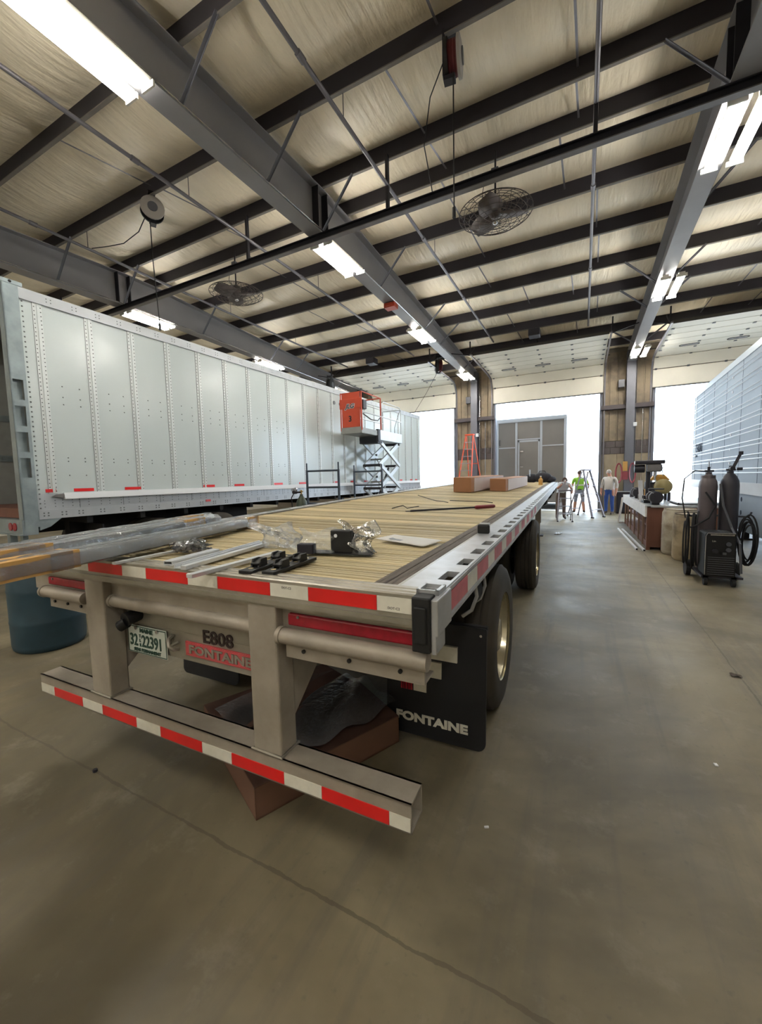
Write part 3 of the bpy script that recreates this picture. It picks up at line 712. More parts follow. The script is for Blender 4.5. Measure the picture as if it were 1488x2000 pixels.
part('corner_bracket', 'alu_rail', FB, lambda b: (b.bx(-.385, -.362, 1.15, 1.31, 1.105, 1.222), b.bx(-.385, -.368, 1.15, 1.25, 1.045, 1.11)), bev=.004)
y = 1.33; k = 0
while y < 5.0:
    zz = zr(y)
    part('side_tape_red', 'red_tape_faded', FB, lambda b: b.hexa([(XR, y, zr(y)-.092), (XR+.003, y, zr(y)-.092), (XR+.003, y+.26, zr(y+.26)-.092), (XR, y+.26, zr(y+.26)-.092), (XR, y, zr(y)-.022), (XR+.003, y, zr(y)-.022), (XR+.003, y+.26, zr(y+.26)-.022), (XR, y+.26, zr(y+.26)-.022)]))
    part('side_tape_white', 'white_tape', FB, lambda b: b.hexa([(XR, y+.262, zr(y)-.092), (XR+.003, y+.262, zr(y)-.092), (XR+.003, y+.45, zr(y+.45)-.092), (XR, y+.45, zr(y+.45)-.092), (XR, y+.262, zr(y)-.022), (XR+.003, y+.262, zr(y)-.022), (XR+.003, y+.45, zr(y+.45)-.022), (XR, y+.45, zr(y+.45)-.022)]))
    y += .452
# weathered nailer plank
y = 1.264
for y2 in (4.9, 8.6, 12.2, YF):
    part('nailer_plank', 'old_wood', FB, lambda b: (strip(b, -.640, -.598, -.03, .002, y, y2-.006), strip(b, -.594, -.552, -.03, .001, y, y2-.006))); y = y2
part('plank_trim', 'alu', FB, lambda b: strip(b, -.549, -.534, -.02, .001, 1.264))
part('left_trim', 'alu', FB, lambda b: strip(b, -2.812, -2.79, -.02, .006, 1.264))
# frame below
for x in (-1.98, -1.32):
    part('main_beam', 'alu_dirty', FB, lambda b: (strip(b, x-.07, x+.07, -.12, -.10, 1.3), strip(b, x-.01, x+.01, -.45, -.12, 1.3), strip(b, x-.07, x+.07, -.47, -.45, 1.3)))
y = 1.7
while y < YF-.2:
    part('cross_member', 'alu_dirty', FB, lambda b: b.hexa([(XL+.02, y, zl(y)-.12), (XR-.02, y, zr(y)-.12), (XR-.02, y+.06, zr(y)-.12), (XL+.02, y+.06, zl(y)-.12), (XL+.02, y, zl(y)-.045), (XR-.02, y, zr(y)-.045), (XR-.02, y+.06, zr(y)-.045), (XL+.02, y+.06, zl(y)-.045)])); y += .61
# wheels: tyre with tread grooves, polished disc
def wheel(parent, xo, yc, dirn, rr=.49, w=.26, rimm='rim'):
    zc = rr; s = dirn
    def ty(b):
        pr = [(.30, 0), (.31, -.002), (.36, .006), (.43, .004), (.468, -.012), (.484, -.035)]
        for k in range(4):
            a = -.035-(w-.07)*(k+.0)/4*1.0; a2 = -.035-(w-.07)*(k+1)/4
            pr += [(rr, a-.002), (rr, a2+.012)] + ([(rr-.014, a2+.010), (rr-.014, a2+.002)] if k < 3 else [])
        pr += [(.484, -w+.035), (.468, -w+.012), (.43, -w), (.36, -w), (.30, -w+.005)]
        b.lathe([(r*rr/.49 if r != rr else r, xo-0+s*h) for r, h in pr], (0, yc, zc), 48, 'X', caps=False)
    t = part('tyre', 'tire', parent, ty)
    if rimm:
        part('rim', rimm, parent, lambda b: b.lathe([(.298, xo-s*.002), (.305, xo-s*.012), (.285, xo-s*.02), (.272, xo-s*.07), (.262, xo-s*.13), (.20, xo-s*.15), (.15, xo-s*.12), (.14, xo-s*.06), (.10, xo-s*.03), (0, xo-s*.03)], (0, yc, zc), 36, 'X', caps=False))
        part('wheel_stud', 'chrome', parent, lambda b: [b.cyl((xo-s*.15, yc+.17*math.cos(a), zc+.17*math.sin(a)), (xo-s*.11, yc+.17*math.cos(a), zc+.17*math.sin(a)), .014, n=6) for a in [2*PI*k/10 for k in range(10)]])
    return t
for yc in (2.80, 5.95):
    wheel(FB, -.40, yc, 1); wheel(FB, -.73, yc, 1, rimm=None)
    wheel(FB, -2.89, yc, -1); wheel(FB, -2.56, yc, -1, rimm=None)
    part('axle', 'black_rough', FB, lambda b: b.cyl((-2.7, yc, .49), (-.6, yc, .49), .065))
    for x in (-1.32, -1.97):
        part('hanger_bracket', 'black_rough', FB, lambda b: b.bx(x-.075, x+.075, yc-.75, yc-.55, .45, .85))
        part('trailing_arm', 'black_rough', FB, lambda b: b.bar((x, yc-.65, .5), (x, yc+.35, .55), .09, .12))
    for x in (-1.32, -1.97):
        part('air_spring', 'rubber', FB, lambda b: b.lathe([(.08, .58), (.13, .62), (.14, .70), (.13, .78), (.08, .82)], (x, yc+.32, 0), 16))
# mud flaps
def flap(x0, x1, right):
    def f(b):
        def fn(u, v):
            xx = x0+(x1-x0)*u; z = .055+.70*v
            return (xx, 2.21-.05*(1-v)**2+.004*math.sin(6*u), z)
        b.grid(fn, 16, 16)
        bx_ = []
    return part('mud_flap', 'flap', FB, f, solid=.010)
def flap_mesh(x0, x1):
    b = MB(); r = .05; pts = []
    for cx_, cz, a0 in ((x1-r, .04+r, -PI/2), (x1-.012, .745-.012, 0), (x0+.012, .745-.012, PI/2), (x0+r, .04+r, PI)):
        rr = r if cz < .3 else .012
        pts += [(cx_+rr*math.cos(a0+PI/2*k/6), cz+rr*math.sin(a0+PI/2*k/6)) for k in range(7)]
    n_ = len(pts)
    yf = lambda z: 2.20-.05*(1-z/.745)**2
    vs = [(x, yf(z), z) for x, z in pts]+[(x, yf(z)+.012, z) for x, z in pts]
    b.add(vs, [tuple(range(n_)), tuple(range(2*n_-1, n_-1, -1))]+[(i, n_+i, n_+(i+1) % n_, (i+1) % n_) for i in range(n_)])
    return b
for x0, x1 in ((-1.02, -.408), (-2.88, -2.27)):
    mf = flap_mesh(x0, x1).build('mud_flap', 'flap', FB)
    if x0 > -1.5:
        for bx0, bx1, z0, z1 in ((-.735, -.572, .530, .622), (-.815, -.667, .414, .512), (-.842, -.760, .312, .404)):
            part('reflector_square', 'white_tape', mf, lambda b: b.bx(bx0, bx1, 2.172, 2.195, z0, z1))
        for i in range(5):
            part('red_stripe', 'red_lens', mf, lambda b: b.bx(-.925+i*.016, -.914+i*.016, 2.170, 2.190, .312, .44))
        text('FONTAINE', .072, 'flap_letters', 'white_tape', mf, ((-.955, 2.158, .125), *RU), fat=.0035, sx=1.27)
        part('flap_bolt', 'chrome', mf, lambda b: b.cyl((-.44, 2.19, .705), (-.44, 2.205, .705), .008, n=10))
    part('flap_bar', 'black_rough', FB, lambda b: b.bx(x0, x1, 2.215, 2.245, .70, .75))
# strap winches under the right rail
for y in (1.93, 8.4, 10.4, 12.4, 13.8):
    w_ = part('strap_winch', 'black_rough', FB, lambda b: (b.cyl((-.47, y-.09, zr(y)-.20), (-.47, y+.09, zr(y)-.20), .075, n=18),))
    for yy in (y-.10, y+.10):
        part('winch_bracket', 'alu_rail', w_, lambda b: b.tube([(-.395, yy, zr(y)-.11), (-.385, yy, zr(y)-.18), (-.41, yy, zr(y)-.25), (-.455, yy, zr(y)-.285)], .009, 6))
# landing gear
for x in (-.75, -2.55):
    lg = part('landing_leg', 'alu_dirty', FB, lambda b: (b.bx(x-.07, x+.07, 11.2, 11.34, .35, 1.2), b.bx(x-.05, x+.05, 11.22, 11.32, .03, .4)))
    part('landing_foot', 'dark_steel', lg, lambda b: b.bx(x-.13, x+.13, 11.13, 11.41, 0, .03))
part('landing_brace', 'alu_dirty', FB, lambda b: (b.bar((-.75, 11.27, .6), (-2.55, 11.27, .95), .05, .05), b.bar((-.75, 11.27, .5), (-1.32, 12.3, .95), .05, .05)))
part('air_tank', 'black_rough', FB, lambda b: b.cyl((-2.3, 4.3, .62), (-1.0, 4.3, .62), .13, n=18))

# ================================================================ things lying on the deck (trailer frame -> world)
def dk(x, y, dz=0):
    X, Y = rot2(x, y); return V(X, Y, zd(x, y)+dz)
def dthing(name, label, cat, x, y, group=None, dz=0.0):
    p_ = dk(x, y, dz); return thing(name, label, cat, p_, DL, group, org=(x, y, zd(x, y)+dz))
def dpart(name, m, label, cat, fn, x, y, group=None, dz=0.0, **k):
    b = MB(); fn(b); o = b.build(name, m, None, origin=(x, y, zd(x, y)+dz), **k)
    o.location = dk(x, y, dz); o.rotation_euler = (0, 0, DL); return tag(o, label, cat, group)
def wave(i): return math.sin(i*12.9898)*43758.5453 % 1
# film-wrapped bundles of extrusions overhanging the tail
def bundle(p0, p1, lab, wdt, hgt, sleeves, seed, n=3):
    p0, p1 = V(p0), V(p1)
    t = dthing('wrapped_bundle', lab, 'bundle', (p0.x+p1.x)/2, (p0.y+p1.y)/2, 'film-wrapped bundles across the deck corner')
    d = (p1-p0).normalized(); r = d.cross(V(0, 0, 1)).normalized()
    P = lambda s: p0.lerp(p1, s)
    for i in range(n):
        off = r*(wdt*((i+.5)/n-.5)); 
        part('extrusion', ['alu_new', 'screen_grey', 'alu_new'][(i+seed) % 3], t, lambda b: (b.bar(P(.02)+off+V(0, 0, hgt*.55), P(.985)+off+V(0, 0, hgt*.55), wdt/n*.86, hgt*.8), b.bar(P(.02)+off+V(0, 0, hgt*1.0), P(.98)+off+V(0, 0, hgt*1.0), wdt/n*.35, hgt*.12)))
    rnd_ = random.Random(seed)
    def sh(b):
        N = 34; ring = []
        for i in range(N+1):
            s = .03+.94*i/N; c = P(s)+V(0, 0, hgt*.58); sc = 1.08+.10*rnd_.random()
            for k in range(12):
                a = 2*PI*k/12; q = 1+.10*rnd_.random()
                ca, sa = math.cos(a), math.sin(a)
                m_ = 1/max(abs(ca), abs(sa))**.65
                ring.append(c+r*(ca*m_*wdt*.56*sc*q)+V(0, 0, max(-hgt*.57, sa*m_*hgt*.60*sc*q)))
        b.add(ring, [(i*12+k, i*12+(k+1) % 12, (i+1)*12+(k+1) % 12, (i+1)*12+k) for i in range(N) for k in range(12)], True)
    part('shrink_film', 'film', t, sh)
    for a, c in sleeves:
        sl_ = part('cardboard_sleeve', 'card_tan', t, lambda b: b.bar(P(a)+V(0, 0, hgt*.62), P(c)+V(0, 0, hgt*.62), wdt*1.16, hgt*1.24))
        part('tape_band', 'film_thin', sl_, lambda b: b.bar(P(a+(c-a)*.6)+V(0, 0, hgt*.62), P(a+(c-a)*.9)+V(0, 0, hgt*.62), wdt*1.19, hgt*1.27))
    part('foam_end', 'white_paint', t, lambda b: b.bar(P(-.012)+V(0, 0, hgt*.55), P(.04)+V(0, 0, hgt*.55), wdt*.9, hgt*.85))
bundle((-1.93, .62, 1.243), (-2.30, 2.42, 1.250), 'film-wrapped extrusion bundle with tan cardboard ends, lowest edge of the stack, sticking past the tail', .10, .062, ((.03, .20), (.925, 1.0)), 1)
bundle((-2.07, .60, 1.262), (-2.55, 2.30, 1.266), 'film-wrapped extrusion bundle with a cardboard patch near its far end, middle one of three', .10, .066, ((.0, .21), (.74, .86)), 2)
bundle((-2.20, .62, 1.266), (-2.78, 2.45, 1.270), 'thin film-wrapped extrusion bundle lying along the left rail side', .075, .062, ((-.02, .10), (.80, .90)), 3)
# loose white extrusions
def extr(p0, p1, w, h, lab, kind=0):
    p0, p1 = V(*p0, zd(*p0)+.002), V(*p1, zd(*p1)+.002)
    def f(b):
        if kind == 0: b.bar(p0+V(0, 0, h/2), p1+V(0, 0, h/2), w, h)
        else:
            d = (p1-p0).normalized(); r = d.cross(V(0, 0, 1))
            b.bar(p0+V(0, 0, .003), p1+V(0, 0, .003), w, .006); b.bar(p0-r*(w/2-.003)+V(0, 0, h/2), p1-r*(w/2-.003)+V(0, 0, h/2), .006, h); b.bar(p0+r*(w/2-.003)+V(0, 0, h/2), p1+r*(w/2-.003)+V(0, 0, h/2), .006, h)
            if kind == 2: b.bar(p0+V(0, 0, h), p1+V(0, 0, h), w*.9, .006)
    return dpart('aluminium_extrusion', 'alu_new', lab, 'extrusion', f, p0.x, p0.y, 'loose extrusions on the tail of the deck', bev=.0012)
extr((-1.94, 1.125), (-1.93, 1.45), .028, .012, 'short flat white strip beside the bag of bolts')
extr((-1.66, 1.20), (-1.69, 1.50), .055, .020, 'short wide white channel behind the long channels', 2)
extr((-1.555, 1.17), (-1.64, 1.80), .045, .022, 'long white channel with raised ribs pointing at the crumpled bags', 1)
extr((-1.515, 1.165), (-1.585, 1.78), .030, .018, 'long white angle lying against the ribbed channel')
extr((-1.36, 1.07), (-1.345, 1.60), .034, .016, 'long pale bar overhanging the red tape next to the black brackets')
# bag of bolts
hb = dthing('hardware_bag', 'clear bag of small bolts on the deck beside the strips', 'bag', -1.86, 1.50)
def bolts(b):
    r_ = random.Random(2)
    for i in range(46):
        x, y_ = -1.87+r_.gauss(0, .042), 1.49+r_.gauss(0, .05); z = zd(x, y_)+.010+r_.random()*.03
        a = r_.random()*6.3; b.cyl((x, y_, z), (x+.022*math.cos(a), y_+.022*math.sin(a), z+.006), .006, n=6); b.cyl((x, y_, z), (x+.005*math.cos(a), y_+.005*math.sin(a), z), .010, n=6)
tag(part('bolts', 'stud', hb, bolts), kind='stuff')
def crumple(c, rad, h, seed, n=18, m=10, twist=0):
    def f(b):
        r_ = random.Random(seed); ns = [[r_.random() for _ in range(n)] for _ in range(m+1)]
        def fn(u, v):
            i = int(round(u*n)) % n; j = int(round(v*m)); a = 2*PI*i/n+twist*v
            q = math.sin(PI*min(1, .12+.88*v))**.55 if v < 1 else .0
            rr = (.35+.75*ns[j][i]) * q
            return (c[0]+rad[0]*rr*math.cos(a), c[1]+rad[1]*rr*math.sin(a), c[2]+h*(v)*(.75+.5*ns[j][(i*3) % n]))
        b.grid(fn, n, m)
    return f
part('clear_film', 'film_thin', hb, crumple((-1.86, 1.50, zd(-1.86, 1.5)), (.11, .10), .062, 4))
def bag_sheet(o, ax, up, w, h, seed, folds=5, depth=.03):
    """a crumpled standing plastic bag: closed pillow with sharp folds"""
    o, ax, up = V(o), V(ax).normalized(), V(up).normalized(); nn = ax.cross(up).normalized()
    def f(b):
        r_ = random.Random(seed); ph = [r_.random()*6.28 for _ in range(8)]
        for s in (-1, 1):
            def fn(u, v):
                e = math.sin(PI*u)**.5*math.sin(PI*min(1, v*.85+.15))**.6
                fold = .55*math.sin(folds*PI*2*(u+.25*v)+ph[0])+.35*math.sin(9*v*2+7*u+ph[1])+.3*math.sin(23*u+11*v+ph[2])
                wob = .10*math.sin(5*v+ph[3])+.06*math.sin(13*v+ph[4])
                return o+ax*(w*(u-.5)*(1+wob)+.02*math.sin(9*v+ph[5]))+up*(h*v*(1+.12*math.sin(7*u+ph[6]))) + nn*(s*depth*e+.012*fold*(.3+e))
            b.grid(fn, 36, 26)
    return f
def standbag(x, y, w, h, ang, lean, seed, lab, inner=None, folds=5, depth=.03):
    t = dthing('plastic_bag', lab, 'bag', x, y, 'clear bags on the deck tail')
    c = V(x, y, zd(x, y)+.004); ax = V(math.cos(ang), math.sin(ang), 0); up = V(-lean[0], lean[1], 1)
    part('bag_film', 'film_bag', t, bag_sheet(c, ax, up, w, h, seed, folds, depth))
    if inner: inner(t, c)
    return t
standbag(-1.42, 1.75, .24, .17, .35, (.95, .15), 11, 'crumpled clear bag leaning over the long channel ends', folds=4)
def in2(t, c):
    part('black_fitting', 'ink', t, lambda b: b.box(c+V(.0, -.03, .03), (.085, .05, .05), rz=.25), bev=.004)
standbag(-1.19, 1.65, .22, .13, .2, (-.35, .3), 12, 'crumpled clear bag holding a dark blue fitting behind the brackets', in2, folds=4)
def in3(t, c):
    part('black_block', 'black', t, lambda b: b.box(c+V(-.045, -.01, .062), (.115, .06, .115), rz=.12), bev=.006)
    part('block_hole', 'white_paint', t, lambda b: b.cyl(c+V(-.068, -.046, .092), c+V(-.068, -.041, .092), .009))
    part('black_sheet', 'black', t, lambda b: b.box(c+V(-.06, -.02, .004), (.36, .09, .004), rz=.14))
standbag(-.985, 1.72, .21, .155, .12, (-.2, .1), 13, 'clear bag with a square black block inside, beside the papers', in3, folds=3)
# black brackets with upright lugs
def bracket(p0, p1, lab):
    p0, p1 = V(*p0, zd(*p0)), V(*p1, zd(*p1)); t = dthing('bracket_bar', lab, 'bracket', p0.x, p0.y, 'black brackets on the deck tail')
    d = (p1-p0).normalized(); r = d.cross(V(0, 0, 1)); L_ = (p1-p0).length
    pl = part('plate', 'black', t, lambda b: b.bar(p0+V(0, 0, .009), p1+V(0, 0, .009), .062, .014), bev=.002)
    for s in (.12, .42, .62, .88):
        q = p0+d*L_*s+V(0, 0, .0165); part('bolt_hole', 'print_grey' if 0 else 'deck_wood', pl, lambda b: b.cyl(q, q+V(0, 0, .0006), .011, n=12))
    for s in (.28, .70):
        q = p0+d*L_*s+V(0, 0, .016)
        def lug(b):
            a, c = q-d*.03, q+d*.03
            for off in (-.018, .018):
                b.hexa([a+r*(off-.004), a+r*(off+.004), c+r*(off+.004), c+r*(off-.004), a+d*.014+r*(off-.004)+V(0, 0, .032), a+d*.014+r*(off+.004)+V(0, 0, .032), c-d*.002+r*(off+.004)+V(0, 0, .032), c-d*.002+r*(off-.004)+V(0, 0, .032)])
            b.bar(a+V(0, 0, .012), c+V(0, 0, .026), .04, .008)
        part('lug', 'black', t, lug)
bracket((-1.195, 1.20), (-1.235, 1.545), 'black slotted bracket bar nearer the pale extrusions')
bracket((-1.095, 1.222), (-1.10, 1.53), 'black slotted bracket bar nearer the block in the bag')
# papers
pt = dthing('paper_sheets', 'folded white papers lying against the weathered plank', 'paper', -.82, 2.12)
def sheet(pts, lift):
    def f(b):
        def fn(u, v):
            a = V(*pts[0]).lerp(V(*pts[1]), u) if False else Vector(pts[0]).lerp(Vector(pts[1]), u).lerp(Vector(pts[3]).lerp(Vector(pts[2]), u), v)
            return (a.x, a.y, zd(a.x, a.y)+.004+lift+.018*math.sin(PI*u)*.3+.012*(1-u)**4)
        b.grid(fn, 12, 6)
    return f
part('sheet', 'paper', pt, sheet([(-1.03, 2.08), (-.70, 1.985), (-.665, 2.21), (-.985, 2.26)], .006), solid=.0012)
part('sheet', 'paper', pt, sheet([(-1.02, 2.10), (-.72, 2.01), (-.69, 2.20), (-.99, 2.24)], .0), solid=.0012)
part('printed_block', 'print_grey', pt, sheet([(-.95, 2.09), (-.85, 2.065), (-.84, 2.10), (-.94, 2.125)], .009), solid=.0006)
# pry tool
ps = dthing('pry_bar', 'long pry bar with a dark red handle lying on the deck', 'tool', -1.1, 4.15)
a, c, e = V(-1.46, 3.76, zd(-1.46, 3.76)+.012), V(-.93, 4.30, zd(-.93, 4.3)+.02), V(-.76, 4.53, zd(-.76, 4.53)+.022)
part('shaft', 'ink', ps, lambda b: (b.cyl(a, c, .010, n=8), b.bar(a-(c-a).normalized()*.05, a+(c-a).normalized()*.04, .03, .008)))
part('handle', 'screw_red', ps, lambda b: b.tube([c, c.lerp(e, .12), c.lerp(e, .3), c.lerp(e, .8), c.lerp(e, .95), e], lambda s: .012 if s < .1 else .022 if s < .9 else .017, 10))
# black rail stop
rs = dthing('rail_stop', 'black rubber-faced stop standing on the right rail plate', 'stop', -.505, 2.62)
part('pad', 'black_plastic', rs, lambda b: b.bx(-.545, -.468, 2.60, 2.63, zd(-.5, 2.6)+.0, zd(-.5, 2.6)+.062), bev=.012)
part('bracket', 'alu_rail', rs, lambda b: b.bx(-.54, -.475, 2.63, 2.68, zd(-.5, 2.6)+.0, zd(-.5, 2.6)+.066), bev=.004)
# long boxes
def longbox(x0, x1, y0, y1, h, sk, lab, side='card'):
    t = dthing('long_carton', lab, 'carton', (x0+x1)/2, y0, 'long cartons on the deck')
    pts = [(x0, y0), (x1, y0-.02), (x1+sk, y1), (x0+sk, y1)]
    Z = lambda x, y_: zd(x, y_)+.002
    part('carton', 'card', t, lambda b: b.hexa([(x, y_, Z(x, y_)) for x, y_ in pts]+[(x, y_, Z(x, y_)+h) for x, y_ in pts]), bev=.01)
    part('label_wrap', 'card_white', t, lambda b: b.hexa([(x1+sk*f+e, y0+(y1-y0)*f, Z(x1, y0+(y1-y0)*f)+zz) for zz in (.01, h-.01) for f, e in ((.06, .001), (.06, .012), (.985, .012), (.985, .001))]))
    part('tape_strip', 'card_white', t, lambda b: b.hexa([((x0+x1)/2+sk*f+e, y0+(y1-y0)*f, Z(x1, y0+(y1-y0)*f)+h+.001+zz) for zz in (0, .002) for f, e in ((.0, -.03), (.0, .03), (1, .03), (1, -.03))]))
longbox(-1.93, -1.60, 7.15, 9.9, .27, .15, 'long brown carton on the deck, set farther from the rail')
longbox(-1.40, -1.10, 7.85, 10.9, .24, .10, 'long brown carton with pale wrapped side next to the plank')
# clutter at the front end
bt = dthing('spray_bottle', 'small tan bottle standing on the front of the deck', 'bottle', -.72, 11.6)
part('bottle', 'card_tan', bt, lambda b: b.lathe([(.05, 0), (.055, .01), (.055, .15), (.02, .19), (.02, .22)], (-.72, 11.6, zd(-.72, 11.6)), 14))
part('cap', 'white_paint', bt, lambda b: b.cyl((-.72, 11.6, zd(-.72, 11.6)+.22), (-.72, 11.6, zd(-.72, 11.6)+.245), .022))
tb_ = dthing('tool_bag', 'black tool bag heaped on the front end of the deck', 'bag', -.95, 13.9)
zz = zd(-.9, 13.9)
part('bag_body', 'dark_cloth', tb_, lambda b: (b.ball((-.80, 13.9, zz+.16), (.28, .2, .17)), b.ball((-1.15, 14.0, zz+.14), (.22, .2, .15)), b.ball((-.60, 13.95, zz+.10), (.2, .2, .11))))
part('handle', 'black', tb_, lambda b: b.tube([(-.95, 13.9, zz+.26), (-.9, 13.9, zz+.36), (-.75, 13.9, zz+.37), (-.68, 13.9, zz+.28)], .012))
part('lever', 'chrome', tb_, lambda b: b.cyl((-1.18, 13.8, zz+.2), (-1.19, 13.8, zz+.42), .015))
for i, (pts, lab) in enumerate(((((-1.75, 3.95), (-1.66, 4.05), (-1.60, 4.02), (-1.5, 4.12)), 'short twisted black wire scrap on the deck'), (((-2.05, 5.6), (-1.7, 5.2), (-1.55, 4.9), (-1.45, 4.9), (-1.35, 4.75)), 'long curled wire scrap across the deck slats'), (((-1.45, 5.2), (-1.2, 5.0), (-1.0, 5.1), (-.85, 4.95)), 'loose wire scrap beside the pry bar handle'))):
    dpart('wire_scrap', 'black', lab, 'wire', lambda b: b.tube([(x, y_, zd(x, y_)+.01+.03*wave(k+i)) for k, (x, y_) in enumerate(pts)], .005, 5), pts[0][0], pts[0][1], 'wire scraps on the deck')
# carton under the tail
uc = thing('flat_carton', 'opened brown carton with loose film on the floor under the flatbed tail', 'carton', (-1.568, 1.874, 0), -.439)
W2, L2, H2 = .45, .445, .16
ORG[uc.name] = (0, 0, 0)
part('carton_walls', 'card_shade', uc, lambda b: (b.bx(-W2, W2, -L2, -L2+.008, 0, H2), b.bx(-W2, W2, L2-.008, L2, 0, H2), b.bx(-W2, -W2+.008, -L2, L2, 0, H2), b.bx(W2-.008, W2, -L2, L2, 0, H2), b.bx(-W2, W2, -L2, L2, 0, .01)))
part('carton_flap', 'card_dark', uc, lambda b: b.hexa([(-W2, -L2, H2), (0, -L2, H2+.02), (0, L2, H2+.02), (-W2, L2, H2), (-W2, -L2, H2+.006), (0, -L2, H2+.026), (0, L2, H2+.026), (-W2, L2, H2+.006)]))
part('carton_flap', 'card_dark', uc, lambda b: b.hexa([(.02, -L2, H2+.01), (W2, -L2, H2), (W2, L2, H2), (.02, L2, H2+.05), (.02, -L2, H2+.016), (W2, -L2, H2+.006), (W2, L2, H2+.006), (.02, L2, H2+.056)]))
def uf(b):
    def fn(u, v): return (-.30+.75*u, -.42+.85*v, H2+.035+.03*math.sin(7*u+4*v)+.02*math.sin(19*u*v+3)+.10*u*v*v)
    b.grid(fn, 24, 24)
part('loose_film', 'film_thin', uc, uf)
# ================================================================ white box trailer (local: +y toward the doors, x=0 is the near side wall)
VT = thing('box_trailer', 'long white riveted box trailer with open rear along the left side', 'trailer', (-6.61, 2.70, 0), -.0316, org=(0, 0, 0))
VL, VW, Z0, Z1 = 13.25, 2.59, 1.15, 4.20
part('roof', 'van_rail', VT, lambda b: b.bx(-VW+.01, -.01, -.15, VL, Z1-.03, Z1))
part('far_side', 'van_inside', VT, lambda b: b.bx(-VW, -VW+.03, -.1, VL, Z0, Z1-.03))
part('nose_wall', 'van_white', VT, lambda b: b.bx(-VW, 0, VL-.04, VL, Z0, Z1))
part('trailer_floor', 'bench_wood', VT, lambda b: b.bx(-VW+.02, -.02, -.1, VL, Z0+.02, Z0+.15))
part('inner_lining', 'van_inside', VT, lambda b: b.bx(-.06, -.05, 0, VL-.05, Z0+.1, Z1-.1))
for z in (2.05, 2.75):
    part('logistic_track', 'galv', VT, lambda b: (b.bx(-VW+.03, -VW+.05, 0, VL-.1, z, z+.11), [b.bx(-VW+.05, -VW+.054, .2+.15*k, .27+.15*k, z+.03, z+.08) for k in range(10)]))
# side panels and ribs every 0.61 m
nb = 22; ribs = [.19+.612*k for k in range(nb)]
edges = [0]+ribs+[VL]
for a, c in zip(edges, edges[1:]):
    part('side_panel', 'van_white', VT, lambda b: b.bx(-.045, -.002, a, c, 1.50, 4.06))
for y in ribs:
    if y > VL-.1: continue
    rb = part('panel_rib', 'van_rib', VT, lambda b: (b.bx(-.002, .004, y-.052, y+.052, 1.50, 4.06), b.bx(.004, .018, y-.008, y+.022, 1.51, 4.05)))
    part('painted_shade_line', 'rivet', rb, lambda b: b.bx(-.002, .0045, y-.055, y-.052, 1.50, 4.06))  # dark strip colours in the shade along the rib edge
rv = MB()
def rivet(y, z, r=.008):
    rv.add([(.012, y, z), (.003, y-r, z-r), (.003, y+r, z-r), (.003, y+r, z+r), (.003, y-r, z+r)], [(0, 1, 2), (0, 2, 3), (0, 3, 4), (0, 4, 1)])
for i, y in enumerate(ribs):
    st = .055 if i < 10 else .11
    z = 1.53
    while z < 4.05: rivet(y-.035, z, .0075); rivet(y+.038, z, .0075); z += st
z = 1.3
while z < 4.05: rivet(.03, z, .009); z += .065
for y0 in range(1, 9):
    for z in (1.75, 1.95, 2.0, 2.75, 2.85, 3.0): rivet(.19+.612*(y0-.65), z); rivet(.19+.612*(y0-.3), z)
tag(rv.build('rivets', 'rivet', VT), kind='stuff')
part('top_rail', 'van_rail', VT, lambda b: (b.bx(-.05, .012, .0, VL, 4.06, Z1), b.bx(-.05, .018, .0, VL, 4.055, 4.075)))
tr2 = MB()
y = .3
while y < VL-.1:
    for dy in (0, .05):
        for dz in (4.11, 4.15): tr2.add([(.018, y+dy, dz), (.0125, y+dy-.007, dz-.007), (.0125, y+dy+.007, dz-.007), (.0125, y+dy+.007, dz+.007), (.0125, y+dy-.007, dz+.007)], [(0, 1, 2), (0, 2, 3), (0, 3, 4), (0, 4, 1)])
    y += .305
tag(tr2.build('rail_rivets', 'rivet', VT), kind='stuff')
part('lower_panel', 'van_rail', VT, lambda b: b.bx(-.045, .002, 0, VL, 1.26, 1.50))
part('bottom_rail', 'van_rail', VT, lambda b: b.bx(-.05, .020, .0, VL, Z0, 1.275))
part('rub_rail', 'white_paint', VT, lambda b: (b.bx(0, .055, .30, VL-.1, 1.44, 1.478), b.bx(0, .040, .30, VL-.1, 1.478, 1.505), b.bx(0, .065, .30, VL-.1, 1.415, 1.442)))
part('rub_rail_end', 'stud', VT, lambda b: b.prism([(.16, 1.455), (.30, 1.43), (.30, 1.49), (.22, 1.485)], 0, .045, 'X'))
bb = MB(); bl = MB()
y = .08; k = 0
while y < VL-.2:
    for dy in (-.025, .025):
        for dz in (1.195, 1.232): bb.cyl((.019, y+dy, dz), (.026, y+dy, dz), .010, n=6)
    for dz in (1.315, 1.36, 1.40):
        for dy in (0, .12): bb.cyl((.001, y+dy, dz), (.007, y+dy, dz), .007, n=5)
    y += .21 if y < .5 else .29
tag(bb.build('rail_bolts', 'rivet', VT), kind='stuff')
for k in range(20):
    y = .5+.612*k
    part('lower_seam', 'rivet', VT, lambda b: b.bx(.002, .004, y, y+.006, 1.28, 1.425))
for y, w in ((.10, .12), (.44, .26), (1.15, .26), (2.6, .26), (3.35, .26), (4.5, .3), (5.4, .3), (6.9, .28), (7.8, .26), (8.6, .26), (9.6, .26), (11.2, .26), (12.2, .2), (12.7, .2)):
    part('reflector_tape', 'red_tape', VT, lambda b: b.bx(.003, .008, y, y+w, 1.515, 1.56))
part('side_marker', 'emblem_red', VT, lambda b: b.bx(.02, .03, 2.62, 2.73, 1.235, 1.275))
for y in (7.05, 7.35):
    part('vent_disc', 'rivet', VT, lambda b: b.cyl((0, y, 3.8), (.012, y, 3.8), .055, n=16))
